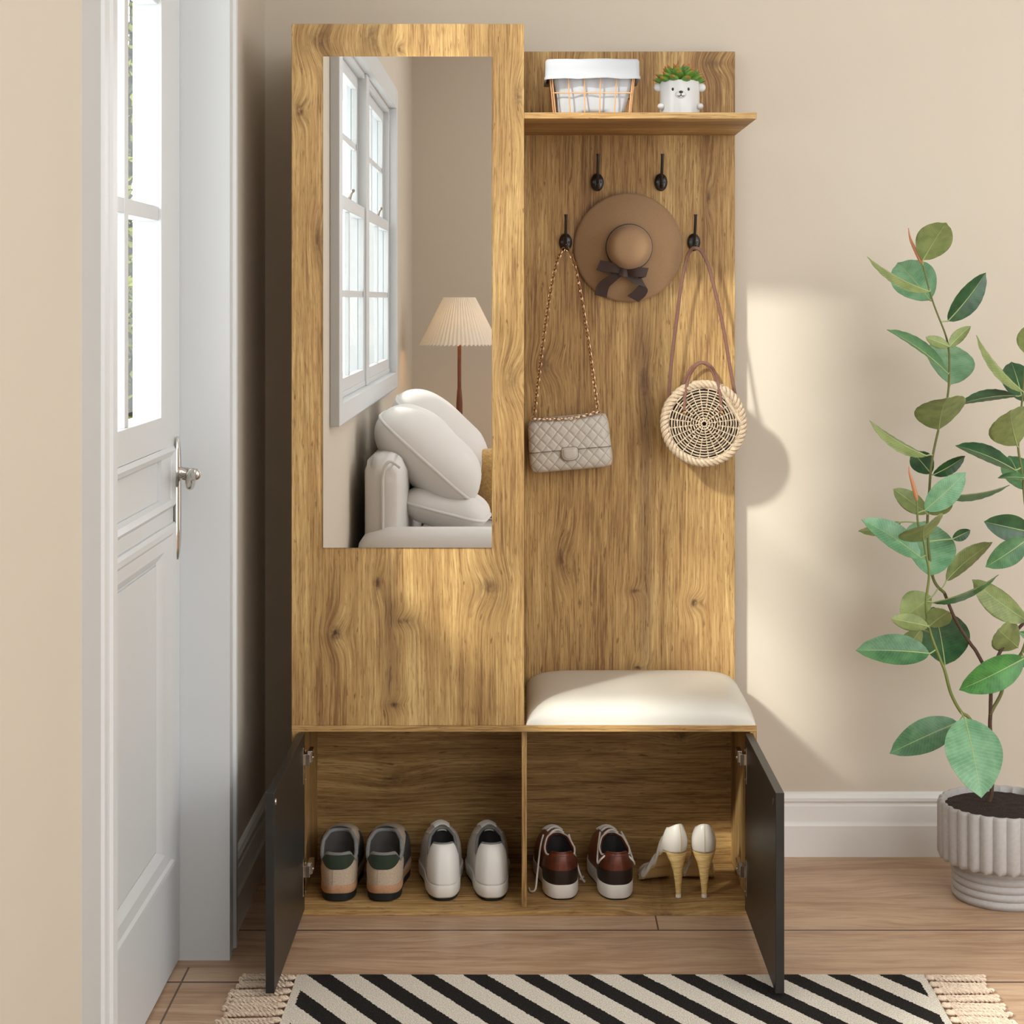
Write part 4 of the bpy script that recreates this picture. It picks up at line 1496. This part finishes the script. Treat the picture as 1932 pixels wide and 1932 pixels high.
def leaf(bx, by, tx, ty, w, kind, y=.12, sg=None, arch=.10, fold=.22, pet=True):
    b_, tp = P(bx, by, y), P(tx, ty, y)
    a2 = tp - b_
    L2 = a2.length
    wt = 1.10 * w * (CAM_D + y) / FPX
    LT_ = max(L2, 1.48 * wt)
    if sg is None:
        sg = -1 if kind == 'U' else 1
    dy = sg * math.sqrt(max(0, LT_ ** 2 - L2 ** 2))
    ax = (a2 + Vector((0, dy, 0))).normalized()
    L = (a2 + Vector((0, dy, 0))).length
    p = Vector((a2.z, 0, -a2.x)).normalized()
    q = ax.cross(p).normalized()
    W = max(wt, .44 * L)
    ph = math.acos(min(1, wt / W))
    wd = p * math.cos(ph) + q * math.sin(ph)
    nn = ax.cross(wd).normalized()
    top = nn if (nn.y < 0) == (kind != 'U') else -nn
    nt_, ns = 20, 12
    rows, lows, veins = [], [], []
    for i in range(nt_ + 1):
        f = i / nt_
        hw = W / 2 * (math.sin(PI * min(1, f) ** .88) ** .72 if 0 < f < 1 else 0) * (1 if f < .9 else 1 - .55 * ((f - .9) / .1))
        c = b_ + ax * (L * f) + top * (arch * L * 4 * (f - f * f) * .5)
        r1, r2 = [], []
        for j in range(ns + 1):
            k = -1 + 2 * j / ns
            pt = c + wd * (hw * k) + top * (fold * hw * abs(k) ** 1.3 + .0006 * math.sin(14 * f * PI + abs(k)) * abs(k))
            r1.append(pt + top * .0004 - PC)
            r2.append(pt - top * .0004 - PC)
            veins.append(f * 22 - abs(k) * 3.0)
        rows.append(r1)
        lows.append(r2)
    mb = MB()
    mb.grid(rows, m=0)
    mb.grid(lows, m=1)
    nv = len(mb.v)
    e = lambda R_: [R_[0][0]] + [r_[0] for r_ in R_[1:]] + [r_[-1] for r_ in R_[::-1]][:-1]
    mb.grid([e(rows), e(lows)], cu=True, m=1)
    rib = [b_ + ax * (L * f) + top * (arch * L * 4 * (f - f * f) * .5) - PC for f in [k / 14 for k in range(15)]]
    rad = [.0017 * (1 - .75 * k / 14) for k in range(15)]
    if pet:
        best, bd = None, .075
        for stl in STEMS:
            for s_ in stl:
                d = (s_ - b_).length
                if d < bd and abs(s_.z - b_.z) < .06:
                    best, bd = s_, d
        if best is not None and bd > .004:
            m_ = (best - PC).lerp(rib[0], .6) - top * .002
            rib = curve([best - PC, m_, rib[0]], 6)[:-1] + rib
            rad = [.0016] * 5 + rad
    mb.tube(rib, rad, 6, m=2)
    o = mb.build('leaf', [LT.get(kind, LT['T']), LU, RIBM], plant, angle=75)
    me = o.data
    at = me.attributes.new('vein', 'FLOAT', 'POINT')
    # nearest source vertex: order survives until doubles are removed, so rebuild from position
    from mathutils import kdtree
    kd = kdtree.KDTree(len(veins))
    flat = [p_ for r_ in rows for p_ in r_]
    for i, p_ in enumerate(flat):
        kd.insert(p_, i)
    kd.balance()
    at.data.foreach_set('value', [veins[kd.find(v.co)[1]] for v in me.vertices])
    return o


for args in (
    (1741, 491, 1771, 423, 60, 'U', .12), (1754, 550, 1636, 484, 20, 'U', .10), (1755, 567, 1712, 494, 76, 'L', .15),
    (1788, 606, 1860, 514, 44, 'D', .13), (1789, 706, 1673, 622, 24, 'T', .10), (1791, 654, 1832, 615, 22, 'U', .11), (1791, 654, 1746, 636, 20, 'U', .11),
    (1793, 726, 1810, 650, 86, 'L', .16), (1771, 811, 1758, 744, 88, 'U', .12), (1917, 747, 1811, 763, 16, 'D', .11), (1930, 739, 1842, 632, 24, 'U', .09),
    (1930, 758, 1924, 685, 58, 'D', .14), (1946, 672, 1938, 606, 50, 'U', .10), (1919, 841, 1880, 768, 80, 'U', .10),
    (1748, 860, 1640, 793, 20, 'U', .12), (1757, 894, 1733, 858, 40, 'D', .16), (1760, 896, 1821, 860, 26, 'D', .15), (1745, 963, 1822, 891, 46, 'L', .10),
    (1779, 935, 1905, 915, 18, 'T', .13), (1915, 887, 1802, 841, 28, 'D', .10), (1934, 925, 1922, 866, 56, 'T', .14), (1950, 905, 1882, 902, 10, 'T', .10),
    (1750, 969, 1685, 922, 34, 'U', .13), (1750, 969, 1786, 934, 40, 'U', .14), (1737, 1052, 1625, 980, 42, 'L', .07), (1700, 985, 1619, 1002, 16, 'U', .12),
    (1743, 1021, 1720, 974, 84, 'U', .08), (1754, 1087, 1771, 998, 92, 'L', .12), (1797, 1017, 1831, 1000, 20, 'D', .17), (1785, 1096, 1873, 1023, 38, 'U', .16),
    (1945, 1004, 1856, 984, 46, 'D', .12), (1938, 1018, 1859, 1070, 44, 'T', .08, -1), (1760, 1137, 1884, 1084, 22, 'T', .10), (1938, 1172, 1834, 1093, 46, 'U', .13),
    (1758, 1126, 1690, 1161, 58, 'U', .14), (1752, 1182, 1680, 1167, 30, 'U', .07), (1752, 1182, 1780, 1146, 40, 'U', .08),
    (1754, 1233, 1614, 1227, 47, 'T', .08), (1783, 1255, 1791, 1168, 98, 'D', .12), (1738, 1187, 1693, 1253, 36, 'U', .14),
    (1932, 1242, 1809, 1302, 58, 'B', .07, -1), (1921, 1222, 1867, 1176, 58, 'U', .17), (1808, 1363, 1678, 1422, 50, 'T', .10, -1), (1820, 1355, 1828, 1480, 96, 'L', .06, -1),
    (1950, 1235, 1921, 1258, 18, 'D', .12), (1950, 1205, 1922, 1192, 14, 'T', .12),
):
    leaf(*args)
for (pts, nm) in (((((1730, 946, .09)), (1728, 935, .09), (1722, 912, .088), (1716, 893, .086), (1715, 880, .085)), 'bud'),
                  (((1742, 500, .13), (1734, 486, .13), (1718, 452, .135), (1714, 430, .135)), 'bud')):
    c = curve([P(*q) - PC for q in pts], 16)
    MB().tube(c, [.0008 + .0042 * math.sin(PI * (1 - i / 15) ** 1.6) ** .9 * (1 - .2 * i / 15) for i in range(16)], 8).build(nm, simple('coral_leaf_bud', (196, 130, 92), .5) if 'coral_leaf_bud' not in bpy.data.materials else bpy.data.materials['coral_leaf_bud'], plant)

# ------------------------------------------------------------------ the room seen in the mirror: sofa, cushions, floor lamp
LINC = simple('white_linen_upholstery', (214, 209, 204), .85, bump=.12, bscale=500, sheen=.1)
so0 = Vector((-.13, -3.55, 0))
sofa = thing('sofa', 'white upholstered sofa along the left wall, seen in the mirror', 'sofa', so0)


def rounded(mb, x0, x1, y0, y1, z0, z1, r, n=6, m=0, bulge=0.0):
    """soft box: rounded vertical profile swept as superellipsoid"""
    c = Vector(((x0 + x1) / 2, (y0 + y1) / 2, (z0 + z1) / 2))
    h = Vector(((x1 - x0) / 2, (y1 - y0) / 2, (z1 - z0) / 2))
    rows = []
    N1, N2 = 24, 48
    for i in range(N1 + 1):
        a = -PI / 2 + PI * i / N1
        row = []
        for j in range(N2):
            b_ = 2 * PI * j / N2
            d = Vector((math.cos(a) * math.cos(b_), math.cos(a) * math.sin(b_), math.sin(a)))
            big = max(abs(d.x), abs(d.y), abs(d.z))
            d = d / big                                     # on the unit cube
            q = Vector((d.x * h.x, d.y * h.y, d.z * h.z))
            inner = Vector((max(-h.x + r, min(h.x - r, q.x)), max(-h.y + r, min(h.y - r, q.y)), max(-h.z + r, min(h.z - r, q.z))))
            dd = q - inner
            if dd.length > 1e-6:
                q = inner + dd.normalized() * min(r, dd.length)
            if bulge:
                k = (1 - (q.x / h.x) ** 2) * (1 - (q.y / h.y) ** 2)
                q.z += bulge * k * (1 if q.z > 0 else -1)
            row.append(c + q)
        rows.append(row)
    mb.grid(rows, cu=True, m=m)


sb = LB(so0)
rounded(sb, -.575, .30, -4.55, -2.55, .07, .30, .03)
sb.build('base', LINC, sofa, angle=80)
sb = LB(so0)
rounded(sb, -.585, -.425, -4.55, -2.52, .25, .77, .075)
bo = sb.build('backrest', LINC, sofa, angle=80)
pip = LB(so0)
pip.tube(curve([(-.500, -2.515, .30), (-.500, -2.514, .60), (-.498, -2.514, .71), (-.475, -2.517, .752), (-.44, -2.53, .73)], 40), .006, 8)
pip.build('piping', LINC, bo)
for (ya, yb_) in ((-2.62, -2.42), (-4.72, -4.52)):
    sb = LB(so0)
    rounded(sb, -.59, .32, ya, yb_, .08, .52, .09)
    sb.build('arm', LINC, sofa, angle=80)
for (ya, yb_) in ((-3.56, -2.63), (-4.51, -3.57)):
    sb = LB(so0)
    rounded(sb, -.42, .33, ya, yb_, .29, .43, .05, bulge=.015)
    sb.build('seat_cushion', LINC, sofa, angle=80)
for (xx, yy) in ((-.52, -2.6), (.25, -2.6), (-.52, -4.5), (.25, -4.5)):
    LB(so0).box(xx - .025, xx + .025, yy - .025, yy + .025, 0, .08).build('leg', BLACK, sofa)


def cushion(label, c, half, rot, mat, name='cushion', pip_=True, sag=.0, group=None):
    root = thing(name, label, 'cushion', c, group=group, rot=rot)
    mb = MB()
    hx, hy, hz = half
    rows_t, rows_b = [], []
    n = 30
    for i in range(n + 1):
        v = -math.cos(PI * i / n)
        rt, rb = [], []
        for j in range(n + 1):
            u = -math.cos(PI * j / n)
            m_ = max(abs(u), abs(v))
            q_ = (abs(u) ** 5 + abs(v) ** 5) ** .2
            k_ = m_ / q_ if q_ > 1e-6 else 1                 # square -> rounded square
            e = max(0, (1 - m_ ** 3)) ** .55 * (1 - .12 * (1 - abs(u)) * 0)
            wr = .010 * mnoise.noise((u * 1.8 + c[0] * 9, v * 1.8, c[1])) * e
            rt.append(Vector((u * k_ * hx, v * k_ * hy, hz * e + wr)))
            rb.append(Vector((u * k_ * hx, v * k_ * hy, -hz * e + wr)))
        rows_t.append(rt)
        rows_b.append(rb)
    mb.grid(rows_t)
    mb.grid(rows_b)
    mb.build('cover', mat, root, angle=100)
    if pip_:
        e = rows_t[0] + [r_[-1] for r_ in rows_t[1:]] + rows_t[-1][::-1][1:] + [r_[0] for r_ in rows_t[::-1]][1:-1]
        MB().tube(e, .006, 8, closed=True).build('piping', mat, root)
    return root


cushion('big white back cushion slumped over the near end of the sofa back', (-.362, -2.99, .735), (.235, .27, .125), (0, math.radians(42), 0), LINC, group='white sofa cushions')
cushion('big white back cushion behind the nearest one, on the sofa', (-.352, -3.62, .760), (.235, .33, .130), (0, math.radians(42), math.radians(-3)), LINC, group='white sofa cushions')
cushion('small white lumbar cushion lying under the slumped cushion', (-.290, -2.88, .550), (.160, .17, .075), (0, math.radians(14), math.radians(5)), LINC, group='white sofa cushions')
GOLDP = simple('golden_plush', (196, 154, 92), .95, var=.2, vscale=80, bump=.6, bscale=160, bdist=.01, sheen=.4)
cushion('golden plush cushion standing on the sofa seat beside the white cushions', (-.03, -3.40, .585), (.20, .145, .070), (math.radians(80), 0, math.radians(4)), GOLDP, pip_=False)

lc_ = Vector((-.330, -5.35, 0))
fl2 = thing('floor_lamp', 'floor lamp with pleated cream shade and wooden pole behind the sofa', 'lamp', lc_)
SHADE = NT('pleated_cream_fabric')
sh_t = SHADE
b1 = sh_t.n('BsdfDiffuse', {0: lin((228, 220, 206))})
b2 = sh_t.n('BsdfTranslucent', {0: lin((228, 214, 190))})
sh_t.t.links.new(sh_t.n('MixShader', {0: .10, 1: b1.outputs[0], 2: b2.outputs[0]}).outputs[0], sh_t.out.inputs[0])
sm = MB()
NPL = 56
rows = []
for i in range(9):
    f = i / 8
    r = lerp(.080, .200, f)
    z = lerp(1.335, 1.095, f)
    rows.append([Vector(((r + (.002 + .004 * f) * math.cos(NPL * a)) * math.cos(a), (r + (.002 + .004 * f) * math.cos(NPL * a)) * math.sin(a), z - .004 * f * math.cos(NPL * a)))
                 for a in [2 * PI * j / (NPL * 6) for j in range(NPL * 6)]])
sm.grid(rows, cu=True)
sho = sm.build('lamp_shade', SHADE.mat, fl2, angle=80)
WAL = simple('walnut_pole', (110, 58, 32), .4, var=.15, vscale=60)
MB().lathe([(.0, .02), (.020, .02), (.018, .4), (.016, .80), (.012, .86), (.010, .87), (.009, 1.2), (.0, 1.2)], 20, cap=False).build('pole', WAL, fl2)
MB().lathe([(.0, 0), (.15, 0), (.15, .012), (.14, .02), (.0, .024)], 40, cap=False).build('lamp_base', WAL, fl2)
MB().ball((0, 0, 1.235), .028, 16, 12).build('bulb', simple('warm_bulb', (255, 214, 160), .5, emit=1.5), fl2)
bl_ = lamp('lamp_glow', 'POINT', (lc_.x, lc_.y, 1.17), 2.0, (1.0, 0.66, 0.34))
bl_.data.shadow_soft_size = .05

# ------------------------------------------------------------------ outside the door
grass = NT('meadow_grass')
g = grass.noise(grass.obj(), 6, 5, .7)
grass.bsdf(Base_Color=grass.mix(grass.ramp(g, .3, .7), lin((40, 50, 12)), lin((110, 108, 34))), Roughness=.9)
ld = struct(MB().box(-4.5, -.9, 1.5, 10.0, -.12, -.06).build('ground', grass.mat))
tr = thing('tree', 'leafy garden tree seen through the entrance door panes', 'tree', (-1.86, 4.6, -.06))
rt_ = random.Random(3)
tk = MB()
tk.tube(curve([(0, 0, 0), (.03, .05, .9), (-.04, 0, 1.8), (.03, .05, 2.6), (0, 0, 3.4)], 30), [.075 - .002 * i for i in range(30)], 10)
tips = []
for k in range(26):
    z = rt_.uniform(1.0, 3.3)
    a = rt_.uniform(0, 2 * PI)
    ln2 = rt_.uniform(.35, .8)
    pts = [(0, 0, z), (math.cos(a) * ln2 * .5, math.sin(a) * ln2 * .5, z + .15), (math.cos(a) * ln2, math.sin(a) * ln2, z + rt_.uniform(.1, .5))]
    c = curve(pts, 10)
    tk.tube(c, [.02 - .0016 * i for i in range(10)], 6)
    tips += c[3:]
tk.build('trunk', simple('dark_tree_bark', (34, 30, 20), .9), tr)
lf = MB()
for k in range(12000):
    if k < 5500:
        c = rt_.choice(tips) + Vector((rt_.gauss(0, .12), rt_.gauss(0, .12), rt_.gauss(0, .12)))
    else:
        a, rr_ = rt_.uniform(0, 2 * PI), .75 * math.sqrt(rt_.random())
        c = Vector((rr_ * math.cos(a), rr_ * math.sin(a), 2.0 * rt_.random() ** 1.5))
    d = Vector((rt_.gauss(0, 1), rt_.gauss(0, 1), rt_.gauss(0, 1))).normalized()
    s_ = d.cross(Vector((rt_.gauss(0, 1), rt_.gauss(0, 1), rt_.gauss(0, 1)))).normalized()
    n_ = d.cross(s_)
    L_ = rt_.uniform(.03, .06)
    lf.add([c, c + d * L_ * .5 + s_ * L_ * .28 + n_ * L_ * .08, c + d * L_, c + d * L_ * .5 - s_ * L_ * .28 + n_ * L_ * .08], [(0, 1, 2, 3)], m=0 if rt_.random() < .55 else 1)
me_o = lf.build('foliage', [simple('olive_foliage', (104, 110, 16), .6), simple('dark_foliage', (32, 46, 8), .6)], tr, smooth=False)
